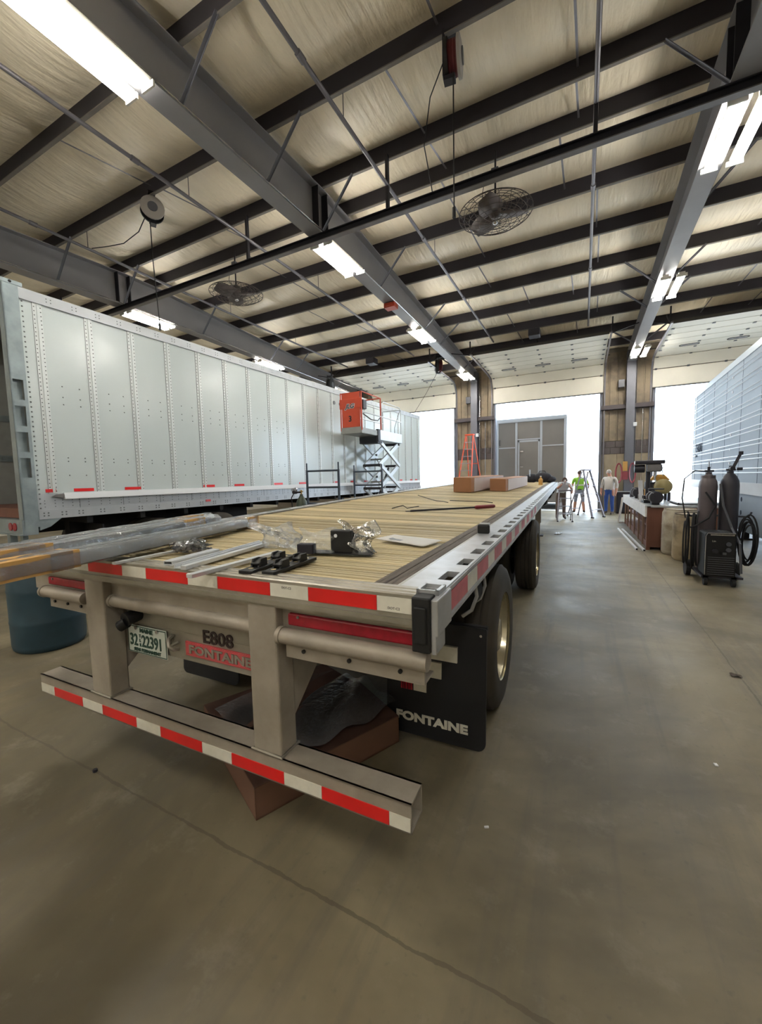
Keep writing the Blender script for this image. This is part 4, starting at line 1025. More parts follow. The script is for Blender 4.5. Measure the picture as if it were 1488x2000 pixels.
# galvanised rear frame with slotted post
def post(b, x0, x1):
    b.bx(x0, x1, -.17, -.155, 1.05, 4.23); b.bx(x1-.012, x1, -.17, -.145, 1.05, 4.23) if x1 > -1 else b.bx(x0, x0+.012, -.17, 0, 1.05, 4.23)
    if x1 > -1:
        b.bx(x1-.012, x1, -.035, 0, 1.05, 4.23)
        zs = [1.05, 1.72, 1.98, 2.06, 2.32, 2.40, 2.66, 2.74, 3.0, 4.23]
        for i in range(0, len(zs), 2): b.bx(x1-.012, x1, -.146, -.034, zs[i], zs[i+1])
part('rear_post', 'galv', VT, lambda b: post(b, -.12, .012))
part('rear_post', 'galv', VT, lambda b: post(b, -VW-.012, -VW+.12))
part('slot_backing', 'galv', VT, lambda b: b.bx(-.10, -.06, -.14, -.03, 1.6, 3.1))
part('rear_header', 'galv', VT, lambda b: b.bx(-VW, 0, -.17, 0, 4.05, 4.23))
cs = part('corner_casting', 'galv', VT, lambda b: b.bx(-.14, .016, -.178, .05, 4.20, 4.26), bev=.01)
part('casting_hole', 'dark_void', cs, lambda b: b.cyl((.012, -.08, 4.232), (.0175, -.08, 4.232), .018, n=12))
part('rear_sill', 'galv', VT, lambda b: (b.bx(-VW, .01, -.19, -.02, .96, 1.16), b.bx(-VW, .01, -.22, -.02, .95, .965), b.prism([(.0, 1.15), (.0, 1.0), (.12, 1.04), (.26, 1.15)], -.05, .01, 'X')))
for x in (-.34, -.21):
    part('tail_lamp', 'red_lens', VT, lambda b: b.cyl((x, -.20, 1.06), (x, -.185, 1.06), .055, n=18))
part('underride_guard', 'galv', VT, lambda b: (b.bx(-VW+.1, -.08, -.16, -.06, .45, .55), b.bx(-.62, -.52, -.15, -.07, .5, .96), b.bx(-VW+.52, -VW+.62, -.15, -.07, .5, .96), b.bx(-.20, -.12, -.15, -.09, .55, .96)))
for yc in (1.75, 3.0):
    wheel(VT, -.02, yc, 1, .50); wheel(VT, -.36, yc, 1, .50, rimm=None); wheel(VT, -VW+.02, yc, -1, .50)
    part('axle', 'black_rough', VT, lambda b: b.cyl((-2.3, yc, .5), (-.3, yc, .5), .07))
part('mud_flap', 'flap', VT, lambda b: b.bx(-.62, -.03, .80, .815, .20, 1.0))
for x in (-.75, -1.98):
    part('slider_rail', 'black_rough', VT, lambda b: b.bx(x, x+.15, .6, 4.2, .8, 1.15))
for k in range(16):
    y = .6+.8*k
    part('cross_member', 'black_rough', VT, lambda b: b.bx(-VW+.05, -.05, y, y+.08, 1.04, 1.15))
for x in (-.55, -2.05):
    part('landing_leg', 'dark_steel', VT, lambda b: (b.bx(x-.07, x+.07, 10.2, 10.35, .3, 1.1), b.bx(x-.15, x+.15, 10.1, 10.45, 0, .03), b.bx(x-.05, x+.05, 10.23, 10.32, .03, .35)))

# ================================================================ grey ribbed trailer on the right
RT = thing('ribbed_trailer', 'pale grey trailer with horizontal side ribs parked in the right bay', 'trailer', (3.16, 16.3, 0), -.038, org=(0, 0, 0))
RL = 13.6     # local -y runs toward the camera side
rtp = [(0, 0)]
def rbody(b):
    r = .16; pl = [(2.59, 0), (2.59, -RL), (0, -RL), (0, -r)]+[(r-r*math.cos(a), -r+r*math.sin(a)) for a in (PI/8, PI/4, 3*PI/8)]+[(r, 0)]
    b.prism(pl, 1.20, 4.02, 'Z')
part('body', 'reefer', RT, rbody)
part('top_rail', 'reefer_rib', RT, lambda b: b.bx(-.012, .03, -RL, -.15, 3.92, 4.06))
part('roof_cap', 'van_rail', RT, lambda b: b.bx(.02, 2.57, -RL, -.05, 4.02, 4.07))
part('bottom_rail', 'van_rail', RT, lambda b: (b.bx(-.015, .03, -RL, -.15, 1.13, 1.36),))
for k in range(9):
    z = 1.56+k*.27
    for dz in (0, .085):
        part('side_rib', 'reefer_rib', RT, lambda b: b.prism([(-.014, z+dz), (0, z+dz-.014), (0, z+dz+.014)], -RL, -.2, 'Y'))
for k in range(11):
    y = -.35-1.22*k
    part('panel_seam', 'reefer_dark', RT, lambda b: b.bx(-.003, .002, y, y+.006, 1.36, 3.92))
for k in range(7):
    part('marker_spot', 'white_paint', RT, lambda b: b.bx(-.012, 0, -4.55, -4.50, 1.75+.32*k, 1.80+.32*k))
part('corner_strip', 'alu_rail', RT, lambda b: b.bx(-.008, .0, -.55, -.40, 1.36, 3.95))
for y in (-4.4, -4.75):
    part('reflector', 'red_tape_faded', RT, lambda b: b.bx(-.018, -.014, y-.1, y, 1.27, 1.33))
text("'EAIIAI", .34, 'side_letters', 'reefer_dark', RT, ((-.016, -.75, 2.20), (0, -1, 0), (0, 0, 1)), fat=.006, sx=.9, ext=.002)
text('III III II', .09, 'side_letters', 'reefer_dark', RT, ((-.016, -.75, 2.05), (0, -1, 0), (0, 0, 1)), fat=.004, sx=1.2, ext=.002)
for x in (.45, 2.1):
    lg = part('landing_leg', 'dark_steel', RT, lambda b: (b.bx(x-.07, x+.07, -4.2, -4.06, .35, 1.2), b.bx(x-.05, x+.05, -4.18, -4.08, .03, .4), b.bx(x-.14, x+.14, -4.27, -3.99, 0, .03)))
part('landing_brace', 'dark_steel', RT, lambda b: (b.bar((.45, -4.13, .55), (.45, -5.0, 1.15), .06, .08), b.bar((.45, -4.13, .9), (2.1, -4.13, .9), .05, .05)))
part('side_skirt', 'reefer', RT, lambda b: b.bx(.05, .08, -11.2, -4.9, .35, 1.16))
for z in (1.0, .72):
    part('skirt_hole', 'reefer_dark', RT, lambda b: b.cyl((.046, -5.35, z), (.052, -5.35, z), .05, n=14))
for yc in (-11.9, -13.0+.0):
    wheel(RT, .02, yc, -1, .50); wheel(RT, 2.57, yc, 1, .50)

# ================================================================ scissor lift
LX0, LX1, LY0, LY1 = -6.08, -5.40, 9.60, 12.25
JL = thing('scissor_lift', 'raised scissor lift with an orange end panel beside the white trailer', 'lift', (-5.74, 11.4, 0))
part('base', 'lift_dark', JL, lambda b: (b.bx(LX0+.02, LX1-.02, 10.55, 12.25, .12, .42),), bev=.02)
part('base_tray', 'orange', JL, lambda b: b.bx(LX0, LX1, 10.62, 12.18, .42, .55))
for x in (LX0+.05, LX1-.05):
    for y in (10.75, 12.05):
        part('wheel', 'rubber', JL, lambda b: b.cyl((x-.05, y, .16), (x+.05, y, .16), .16, n=20))
za, zb2 = .62, 2.72; n_st = 3; hh = (zb2-za)/n_st; ya, yb = 10.75, 12.15
for i in range(n_st):
    z0 = za+i*hh; z1 = z0+hh
    for x in (LX0+.10, LX1-.10):
        part('scissor_arm', 'lift_light', JL, lambda b: b.bar((x, ya, z0), (x, yb, z1), .05, .13))
        part('scissor_arm', 'lift_light', JL, lambda b: b.bar((x+.05 if x > -5.7 else x-.05, yb, z0), (x+.05 if x > -5.7 else x-.05, ya, z1), .05, .10))
        part('pivot', 'lift_dark', JL, lambda b: b.cyl((x-.06, (ya+yb)/2, (z0+z1)/2), (x+.06, (ya+yb)/2, (z0+z1)/2), .035, n=12))
    for y in (ya, yb):
        part('cross_tube', 'lift_dark', JL, lambda b: (b.cyl((LX0+.04, y, z1), (LX1-.04, y, z1), .04, n=12),))
    part('cross_plate', 'lift_grey', JL, lambda b: b.bar((LX0+.1, ya+.38, z0+hh*.27), (LX1-.1, ya+.38, z0+hh*.27), .12, .05))
part('lift_cylinder', 'lift_dark', JL, lambda b: (b.cyl((-5.74, 11.0, .75), (-5.74, 11.6, 1.55), .06), b.cyl((-5.74, 11.6, 1.55), (-5.74, 11.9, 1.95), .035)))
part('platform_deck', 'lift_light', JL, lambda b: (b.bx(LX0, LX1, 10.62, LY1, 2.76, 2.80), b.bx(LX1-.012, LX1+.012, 10.62, LY1, 2.76, 3.05), b.bx(LX0-.012, LX0+.012, 10.62, LY1, 2.76, 3.05), b.bx(LX0, LX1, LY1-.02, LY1, 2.76, 3.05)))
part('deck_extension', 'lift_grey', JL, lambda b: (b.bx(LX0+.02, LX1-.02, LY0, 10.9, 2.87, 2.90), b.bx(LX1-.03, LX1-.005, LY0, 10.9, 2.88, 3.02), b.bx(LX0+.005, LX0+.03, LY0, 10.9, 2.88, 3.02), b.bx(LX0, LX1, LY0-.015, LY0+.015, 2.87, 3.04)))
part('carriage', 'lift_dark', JL, lambda b: (b.bx(LX0+.04, LX1-.02, 10.55, 10.85, 2.66, 2.84), b.bx(LX1-.06, LX1+.02, 10.52, 10.66, 2.70, 3.06)))
ep = part('end_panel', 'orange', JL, lambda b: (b.bx(LX0+.05, LX1-.05, LY0-.012, LY0+.012, 3.04, 3.98), b.bx(LX0-.02, LX1+.0, LY0-.02, LY0+.02, 3.55, 3.82)), bev=.01)
text('JLG', .16, 'panel_letters', 'white_paint', ep, ((-5.90, LY0-.025, 3.43+.13), *RU), fat=.014, sx=1.1, shear=.3, ext=.001)
text('JLG', .16, 'panel_letters', 'ink', ep, ((-5.90, LY0-.028, 3.43+.13), *RU), fat=.005, sx=1.1, shear=.3, ext=.001)
text('3', .22, 'unit_number', 'ink', ep, ((-5.82, LY0-.018, 3.20), *RU), fat=.006, ext=.002)
def rail(b, z, y0, y1):
    for x in (LX0+.01, LX1-.01): b.tube([(x, y0, z), (x, y1, z)], .018, 8)
part('guard_rail_orange', 'orange', JL, lambda b: (b.tube([(LX0+.01, LY0, 2.95), (LX0+.01, LY0, 3.98), (LX1-.01, LY0, 3.98), (LX1-.01, LY0, 2.95)], .02, 8), rail(b, 3.98, LY0, 10.75), [b.tube([(x, 10.75, 3.0), (x, 10.75, 3.98)], .02, 8) for x in (LX0+.01, LX1-.01)], b.tube([(LX0+.01, 10.75, 3.98), (LX1-.01, 10.75, 3.98)], .018, 8)))
part('guard_rail_grey', 'lift_light', JL, lambda b: (rail(b, 3.45, LY0, LY1), [b.tube([(x, 10.8, 3.0), (x, 10.8, 3.82), (x, 10.95, 3.9), (x, LY1-.15, 3.9), (x, LY1-.02, 3.82), (x, LY1-.02, 3.0)], .018, 8) for x in (LX0+.01, LX1-.01)], b.tube([(LX0+.01, LY1-.02, 3.85), (LX1-.01, LY1-.02, 3.85)], .018, 8)))
part('control_box', 'machine_dark', JL, lambda b: b.bx(LX1-.25, LX1-.03, 9.75, 9.95, 3.55, 3.8), bev=.02)
part('hose', 'black', JL, lambda b: b.tube([(LX1-.02, 9.7, 3.4), (LX1+.02, 10.1, 3.28), (LX1+.02, 10.5, 3.30), (LX1-.02, 10.75, 3.42)], .016))
part('cable', 'black', JL, lambda b: b.tube([(LX1-.02, 12.2, 3.85), (LX1, 11.9, 3.5), (LX1, 11.7, 3.2), (LX1, 11.72, 3.0)], .008))

# rolling scaffold
SC = thing('scaffold', 'blue-grey tubular scaffold standing between the white trailer and the flatbed', 'scaffold', (-4.93, 8, 0))
for y in (7.0, 9.0):
    fr = part('end_frame', 'scaffold', SC, lambda b: [b.cyl((x, y, .12), (x, y, 1.82), .026, n=10) for x in (-5.34, -4.53)])
    for z in (.4, .75, 1.1, 1.45, 1.80):
        part('rung', 'scaffold', fr, lambda b: b.cyl((-5.34, y, z), (-4.53, y, z), .022, n=10))
    for x in (-5.34, -4.53):
        part('coupling_pin', 'scaffold', fr, lambda b: b.cyl((x, y, 1.8), (x, y, 1.97), .017, n=8))
        part('caster', 'rubber', fr, lambda b: b.cyl((x-.02, y, .06), (x+.02, y, .06), .06, n=14))
part('side_brace', 'scaffold', SC, lambda b: [b.cyl((x, 7.0, z), (x, 9.0, z), .02, n=8) for x in (-5.34, -4.53) for z in (.25,)])
part('platform', 'bench_wood', SC, lambda b: b.bx(-5.3, -4.57, 7.0, 9.0, .75, .79))
# green gas cylinder with gauges
GC = thing('gas_cylinder', 'dark green gas cylinder with twin gauges beside the scaffold', 'cylinder', (-5.20, 6.6, 0))
part('bottle', 'green_cyl', GC, lambda b: b.lathe([(.10, 0), (.115, .02), (.115, 1.10), (.10, 1.18), (.06, 1.25), (.035, 1.29), (.035, 1.32)], (-5.20, 6.6, 0), 22))
part('valve', 'brass', GC, lambda b: (b.cyl((-5.20, 6.6, 1.30), (-5.20, 6.6, 1.41), .016), b.cyl((-5.24, 6.6, 1.375), (-5.16, 6.6, 1.375), .012)))
part('regulator', 'machine_dark', GC, lambda b: (b.cyl((-5.20, 6.6, 1.36), (-5.32, 6.58, 1.36), .02), b.cyl((-5.34, 6.62, 1.36), (-5.34, 6.52, 1.36), .035)))
for x, z in ((-5.31, 1.425), (-5.385, 1.41)):
    part('gauge', 'chrome', GC, lambda b: b.cyl((x, 6.54, z), (x, 6.58, z), .034, n=16))
part('hose', 'black', GC, lambda b: b.tube([(-5.36, 6.56, 1.34), (-5.42, 6.55, 1.25), (-5.40, 6.55, .9), (-5.42, 6.6, .4)], .01))

# barrels
def barrel(loc, r, h, m, lab, ringm, lid):
    t = thing('barrel', lab, 'barrel', loc, org=(0, 0, 0), group=None)
    part('shell', m, t, lambda b: b.lathe([(r*.9, 0), (r*.97, .02), (r, .06), (r, h*.30), (r*1.015, h*.32), (r, h*.34), (r, h*.64), (r*1.015, h*.66), (r, h*.68), (r*.99, h*.93), (r*.93, h*.97), (r*.90, h)], (0, 0, 0), 32))
    part('top_rim', ringm, t, lambda b: (b.lathe([(r*.90, h), (r*.92, h+.012), (r*.88, h+.012), (r*.87, h-.01)], (0, 0, 0), 32, caps=False),))
    part('lid', lid, t, lambda b: b.cyl((0, 0, h-.02), (0, 0, h-.008), r*.87, n=28))
    return t
barrel((-4.83, 1.98, 0), .30, .90, 'blue_barrel', 'dark blue plastic barrel on the floor under the overhanging bundles', 'blue_barrel', 'blue_barrel')
barrel((1.78, 8.92, 0), .285, .84, 'barrel_dirty', 'rust-stained cream drum next to the welding cart', 'old_wood', 'bench_dark')
barrel((1.70, 9.51, 0), .285, .88, 'barrel_white', 'cleaner off-white drum against the workbench end', 'barrel_white', 'barrel_white')

# ================================================================ workbench and tools
BZ = .93
WB = thing('workbench', 'long brown wooden workbench with peeling white front edge', 'workbench', (1.9, 12.2, 0))
part('end_panel', 'bench_wood', WB, lambda b: (b.bx(1.22, 2.60, 9.82, 9.86, .06, BZ-.04), b.bx(1.20, 1.26, 9.80, 9.88, 0, BZ-.02)))
part('bench_top', 'bench_top', WB, lambda b: b.bx(1.19, 2.65, 9.80, 14.9, BZ-.04, BZ))
part('front_board', 'bench_white', WB, lambda b: b.bx(1.165, 1.20, 9.82, 14.9, BZ-.24, BZ-.0))
part('back_panel', 'bench_dark', WB, lambda b: b.bx(2.0, 2.04, 9.86, 14.85, .06, BZ-.05))
part('lower_shelf', 'bench_wood', WB, lambda b: b.bx(1.26, 2.6, 9.86, 14.85, .06, .16))
part('mid_shelf', 'bench_wood', WB, lambda b: b.bx(1.30, 2.6, 9.86, 14.85, .42, .45))
for y in (9.9, 10.6, 11.4, 12.3, 13.2, 14.0, 14.8):
    part('post', 'bench_post', WB, lambda b: b.bx(1.215, 1.255, y, y+.04, .0, BZ-.2))
part('kick_board', 'bench_wood', WB, lambda b: b.bx(1.24, 1.28, 9.86, 14.85, 0, .14))
part('side_leg', 'bench_white', WB, lambda b: (b.bar((1.16, 14.95, BZ-.1), (1.06, 15.0, .02), .05, .05), b.bx(1.06, 1.36, 14.95, 15.0, .0, .05)))
# drill press
dx, dy = 1.36, 10.9
DP = thing('drill_press', 'dark bench drill press standing on the workbench', 'drill press', (dx, dy, BZ))
part('base', 'machine_dark', DP, lambda b: b.bx(dx-.14, dx+.12, dy-.16, dy+.2, BZ, BZ+.05), bev=.01)
part('column', 'machine_dark', DP, lambda b: b.cyl((dx-.02, dy+.08, BZ), (dx-.02, dy+.08, 1.85), .048, n=16))
part('head', 'machine_grey', DP, lambda b: b.bx(dx-.06, dx+.22, dy-.10, dy+.14, 1.62, 1.80), bev=.03)
part('belt_cover', 'machine_dark', DP, lambda b: b.bx(dx-.30, dx+.27, dy-.12, dy+.14, 1.80, 1.885), bev=.02)
part('motor', 'machine_dark', DP, lambda b: b.cyl((dx-.30, dy+.02, 1.70), (dx-.10, dy+.02, 1.70), .09, n=18))
part('quill', 'chrome', DP, lambda b: (b.cyl((dx+.10, dy, 1.62), (dx+.10, dy, 1.52), .035), b.cyl((dx+.10, dy, 1.52), (dx+.10, dy, 1.42), .018)))
part('handle', 'chrome', DP, lambda b: [b.cyl((dx+.23, dy, 1.68), (dx+.25, dy+.15*math.cos(a), 1.68+.15*math.sin(a)), .008, n=8) for a in (.5, 2.6, 4.7)])
part('work_table', 'machine_dark', DP, lambda b: b.bx(dx-.02, dx+.26, dy-.16, dy+.16, 1.22, 1.25))
part('label_plate', 'white_paint', DP, lambda b: b.bx(dx-.305, dx-.30, dy-.1, dy+.0, 1.80, 1.87))
# compressor tank
CT = thing('air_compressor', 'tan horizontal tank compressor with yellow guard on the bench', 'compressor', (1.62, 11.60, BZ))
part('tank', 'motor_tan', CT, lambda b: b.lathe([(.0, -.34), (.10, -.33), (.17, -.26), (.18, -.2), (.18, .2), (.17, .26), (.10, .33), (0, .34)], (1.70, 11.60, 1.27), 20, 'Y', caps=False))
part('guard', 'yellow', CT, lambda b: b.prism([(1.44, 1.42), (1.85, 1.42), (1.72, 1.56), (1.54, 1.56)], 11.50, 11.70, 'Y'))
part('pump', 'machine_dark', CT, lambda b: (b.bx(1.40, 1.56, 11.50, 11.70, 1.15, 1.38), b.cyl((1.35, 11.60, 1.3), (1.42, 11.60, 1.3), .09, n=16)), bev=.01)
for x in (1.60, 1.78):
    for y in (11.35, 11.80):
        part('foot', 'machine_dark', CT, lambda b: b.bx(x, x+.06, y, y+.05, BZ, 1.14))
part('pump_base', 'machine_dark', CT, lambda b: b.bx(1.40, 1.58, 11.53, 11.67, BZ, 1.16))
# grinders
def grinder(x, y, r, lab):
    t = thing('bench_grinder', lab, 'grinder', (x, y, BZ))
    part('motor', 'machine_dark', t, lambda b: b.cyl((x, y-.12, BZ+.16), (x, y+.12, BZ+.16), .085, n=18))
    for s in (-1, 1):
        part('wheel_guard', 'machine_dark', t, lambda b: b.cyl((x, y+s*.15, BZ+.16), (x, y+s*.22, BZ+.16), r, n=22))
        part('grinding_wheel', 'machine_grey', t, lambda b: b.cyl((x-.03, y+s*.16, BZ+.16), (x-.03, y+s*.21, BZ+.16), r*.92, n=22))
    part('pedestal', 'machine_dark', t, lambda b: b.bx(x-.07, x+.07, y-.1, y+.1, BZ, BZ+.1), bev=.01)
    part('eye_shield', 'bench_white', t, lambda b: b.box((x-.10, y-.18, BZ+.27), (.1, .09, .006), ry=.5))
grinder(1.37, 10.12, .12, 'dark bench grinder at the end of the bench by the drums')
grinder(1.32, 12.6, .13, 'brownish bench grinder behind the white board on the bench')
VS = thing('bench_vise', 'black vise bolted at the bench edge beside the grinder', 'vise', (1.28, 10.65, BZ))
part('body', 'machine_dark', VS, lambda b: (b.bx(1.22, 1.38, 10.55, 10.68, BZ, BZ+.12), b.bx(1.20, 1.40, 10.62, 10.66, BZ+.1, BZ+.17), b.bx(1.20, 1.40, 10.42, 10.46, BZ+.06, BZ+.17), b.bx(1.27, 1.33, 10.42, 10.65, BZ+.06, BZ+.12)), bev=.006)
part('screw_handle', 'chrome', VS, lambda b: (b.cyl((1.30, 10.35, BZ+.09), (1.30, 10.46, BZ+.09), .014), b.cyl((1.20, 10.36, BZ+.09), (1.40, 10.36, BZ+.09), .008)))
tag(part('white_board', 'white_paint', None, lambda b: b.hexa([(1.20, 11.15, BZ), (1.29, 11.15, BZ), (1.29, 11.17, BZ), (1.20, 11.17, BZ), (1.17, 11.20, BZ+.50), (1.26, 11.20, BZ+.50), (1.26, 11.22, BZ+.50), (1.17, 11.22, BZ+.50)]), origin=(1.23, 11.56, BZ), bev=.003), 'narrow white board standing upright on the bench front', 'board')
tag(part('small_carton', 'yellow', None, lambda b: b.bx(1.42, 1.62, 12.08, 12.26, BZ, BZ+.26), origin=(1.52, 12.17, BZ), bev=.004), 'small yellow-brown carton on the bench behind the drill press', 'carton')
tag(part('sheet_tray', 'alu_new', None, lambda b: (b.bx(1.75, 2.55, 10.0, 10.9, BZ+.0, BZ+.02), b.bx(1.75, 1.77, 10.0, 10.9, BZ, BZ+.05), b.bx(1.75, 2.55, 10.0, 10.02, BZ, BZ+.05)), origin=(2.1, 10.4, BZ)), 'shiny flat metal tray on the bench behind the drums', 'tray')
for i, (x, y, r, h, m, l_) in enumerate(((1.25, 13.3, .05, .16, 'machine_dark', 'short dark can on the far part of the bench'), (1.38, 13.7, .06, .22, 'red_hose', 'dark red can on the far end of the bench'), (1.30, 11.95, .045, .13, 'machine_grey', 'grey tin on the bench next to the white board'))):
    t = thing('tin_can', l_, 'can', (x, y, BZ)); part('can', m, t, lambda b: b.lathe([(r, 0), (r, h), (r*.9, h+.008)], (x, y, BZ), 16)); part('lid', 'chrome', t, lambda b: b.cyl((x, y, BZ+h), (x, y, BZ+h+.012), r*.85, n=14))
for i, (a, c, l_) in enumerate((((1.03, 13.15), (1.15, 9.62), 'pale strip lying on the floor, nearer the bench kick board'), ((.93, 13.25), (1.03, 9.72), 'pale strip lying on the floor, farther from the bench'))):
    a, c = V(*a, .02), V(*c, .02); t = thing('floor_strip', l_, 'strip', (a.x, a.y, 0), org=(a.x, a.y, 0), group='pale strips by the bench')
    part('strip', 'white_paint', t, lambda b: b.bar(a, c, .035, .034)); part('end_plug', 'black', t, lambda b: b.bar(c, c+(c-a).normalized()*.012, .034, .033))
# red hoses and board on the column
CH = thing('coiled_hose', 'dark red hose coils hung on the right door column with a wooden board', 'hose', (1.45, WY-.42, 1.2))
for x in (1.28, 1.75):
    part('hose_coil', 'red_hose', CH, lambda b: [b.tube([(x+(.09+.01*k)*math.cos(a), WY-.42-.012*k, 1.62+(.36+.012*k)*math.sin(a)) for a in [2*PI*j/24 for j in range(24)]], .014, 6, True) for k in range(4)])
part('board', 'card_tan', CH, lambda b: b.bx(1.42, 1.58, WY-.42, WY-.38, 1.7, 2.08))
part('hook_plate', 'red_hose', CH, lambda b: b.bx(1.40, 1.60, WY-.43, WY-.37, 1.35, 1.68))
# cabinet by the column
CB = thing('low_cabinet', 'dark low cabinet against the wall beside the right column', 'cabinet', (1.55, WY-.35, 0))
part('body', 'bench_dark', CB, lambda b: b.bx(1.22, 1.95, WY-.62, WY-.40, 0, .86), bev=.01)
part('worktop', 'bench_top', CB, lambda b: b.bx(1.20, 1.97, WY-.64, WY-.39, .86, .89))
for x in (1.25, 1.60):
    dd = part('door', 'dark_cloth', CB, lambda b: b.bx(x, x+.32, WY-.632, WY-.62, .06, .82))
    part('handle', 'chrome', dd, lambda b: b.bx(x+.14, x+.2, WY-.645, WY-.632, .74, .76))

# ================================================================ welding cart
wx = 1.72
WM = thing('welding_machine', 'black wire-feed welder with rounded front on a wheeled cart', 'welder', (wx, 7.2, 0))
part('case', 'black_plastic', WM, lambda b: b.bx(wx-.17, wx+.17, 6.98, 7.36, .13, .75), bev=.03)
fp = part('front_panel', 'black', WM, lambda b: b.bx(wx-.165, wx+.165, 6.955, 6.985, .14, .75), bev=.012)
part('front_trim', 'chrome', fp, lambda b: (b.bx(wx-.12, wx+.14, 6.950, 6.957, .715, .732), b.tube([(wx-.168, 6.955, .16), (wx-.168, 6.955, .70), (wx-.15, 6.955, .745), (wx+.15, 6.955, .745)], .006)))
for i in range(9):
    part('vent_louvre', 'screen_grey', fp, lambda b: b.bx(wx-.14, wx+.15, 6.948, 6.956, .165+.030*i, .172+.030*i))
for z in (.60, .52):
    part('dial', 'screen_grey', fp, lambda b: b.cyl((wx+.08, 6.935, z), (wx+.08, 6.957, z), .028, n=16))
part('switch', 'screen_grey', fp, lambda b: b.bx(wx+.02, wx+.06, 6.945, 6.957, .45, .48))
text('Lin', .035, 'front_letters', 'white_tape', fp, ((wx-.10, 6.9535, .625), *RU), ext=.0005)
part('gun_socket', 'machine_dark', fp, lambda b: b.cyl((wx-.07, 6.90, .50), (wx-.07, 6.957, .50), .03))
part('cart_frame', 'machine_dark', WM, lambda b: (b.bx(wx-.20, wx+.26, 6.98, 7.72, .11, .14), b.cyl((wx-.25, 7.62, .11), (wx+.33, 7.62, .11), .014), b.bar((wx-.16, 7.68, .12), (wx-.16, 7.70, .95), .03, .03), b.bar((wx+.28, 7.68, .12), (wx+.28, 7.70, .95), .03, .03), b.bar((wx-.16, 7.70, .93), (wx+.28, 7.70, .93), .03, .03)))
for xa, xb in ((wx-.16, 1.47), (wx+.28, 2.16)):
    part('cable_hook', 'machine_dark', WM, lambda b: b.tube([(xa, 7.70, .93), (xa, 7.58, .93), (xb, 7.54, .93), (xb+(.03 if xb > wx else -.03), 7.53, 1.0)], .013))
for x in (wx-.15, wx+.16):
    part('caster', 'rubber', WM, lambda b: (b.cyl((x-.02, 7.0, .055), (x+.02, 7.0, .055), .055, n=16), b.bx(x-.03, x+.03, 6.98, 7.05, .09, .14)))
for x in (wx-.24, wx+.34):
    part('cart_wheel', 'rubber', WM, lambda b: (b.cyl((x-.03, 7.62, .12), (x+.03, 7.62, .12), .12, n=22),))
def cylinder(x, y, m, z0, lab, h):
    t = thing('gas_cylinder', lab, 'cylinder', (x, y, z0), group='cylinders on the welding cart')
    part('bottle', m, t, lambda b: b.lathe([(.10, z0), (.113, z0+.02), (.113, h-.18), (.105, h-.11), (.075, h-.04), (.04, h), (.04, h+.03)], (x, y, 0), 26))
    part('valve', 'machine_dark', t, lambda b: (b.cyl((x, y, h+.02), (x, y, h+.11), .018), b.cyl((x-.05, y, h+.05), (x+.06, y, h+.05), .015)))
    return t
c1 = cylinder(1.675, 7.53, 'cyl_grey', .14, 'grey gas cylinder with flat-topped cap on the welding cart', 1.56)
part('valve_stem', 'chrome', c1, lambda b: b.cyl((1.675, 7.53, 1.66), (1.675, 7.53, 1.75), .008))
part('collar', 'cyl_grey', c1, lambda b: b.cyl((1.675, 7.53, 1.50), (1.675, 7.53, 1.545), .085, n=18))
c2 = cylinder(1.925, 7.53, 'cyl_dark', .14, 'dark gas cylinder with regulator and wrench on the welding cart', 1.57)
part('wrench', 'machine_dark', c2, lambda b: (b.bar((1.93, 7.50, 1.60), (2.01, 7.46, 1.84), .02, .035), b.box((2.015, 7.46, 1.855), (.05, .02, .05))))
part('regulator', 'machine_dark', c2, lambda b: (b.cyl((1.93, 7.53, 1.64), (1.93, 7.44, 1.64), .03), b.cyl((1.99, 7.5, 1.63), (2.05, 7.5, 1.63), .022)))
def coil(name, lab, cx, cy, cz, rx_, rz_, n, ang, seed):
    t = thing(name, lab, 'cable', (cx, cy, cz-rz_), group='cable coils on the welding cart')
    r_ = random.Random(seed)
    for k in range(n):
        q = 1-.25*r_.random(); ox, oz = r_.uniform(-.03, .03), r_.uniform(-.06, .04); oy = (k-n/2)*.018
        part('cable_loop', 'rubber', t, lambda b: b.tube([(cx+ox+rx_*q*math.cos(a)*math.cos(ang)-oy*math.sin(ang), cy+rx_*q*math.cos(a)*math.sin(ang)+oy*math.cos(ang), cz+oz+rz_*q*math.sin(a)*(1.1 if math.sin(a) < 0 else 1)) for a in [2*PI*j/26 for j in range(26)]], .011, 6, True))
coil('welding_cable', 'black welding cable looped on the left of the cart', 1.475, 7.50, .60, .15, .40, 8, 1.25, 1)
coil('welding_cable', 'black welding cable looped on the right of the cart', 2.14, 7.50, .60, .10, .36, 6, -.2, 2)
tag(part('ground_lead', 'rubber', None, lambda b: b.tube([(1.62, 7.40, 1.30), (1.74, 7.38, 1.1), (1.66, 7.36, .92), (1.50, 7.33, .80), (1.44, 7.32, .78)], .012), origin=(1.6, 7.4, .8)), 'grey hose draped diagonally across the cart cylinders', 'hose')
tag(part('cart_strap', 'screen_grey', None, lambda b: b.tube([(1.79, 7.40, 1.42), (1.83, 7.395, 1.1), (1.93, 7.36, .78), (1.93, 6.99, .60), (1.95, 6.97, .2)], .016), origin=(1.85, 7.4, .2)), 'grey strap hanging down from the cylinders over the welder', 'strap')
tag(part('gas_hose', 'rubber', None, lambda b: b.tube([(1.66, 7.5, 1.60), (1.50, 7.48, 1.62), (1.38, 7.5, 1.5), (1.37, 7.55, 1.2), (1.42, 7.55, .9)], .009), origin=(1.4, 7.5, .9)), 'thin black hose arching off the grey cylinder', 'hose')
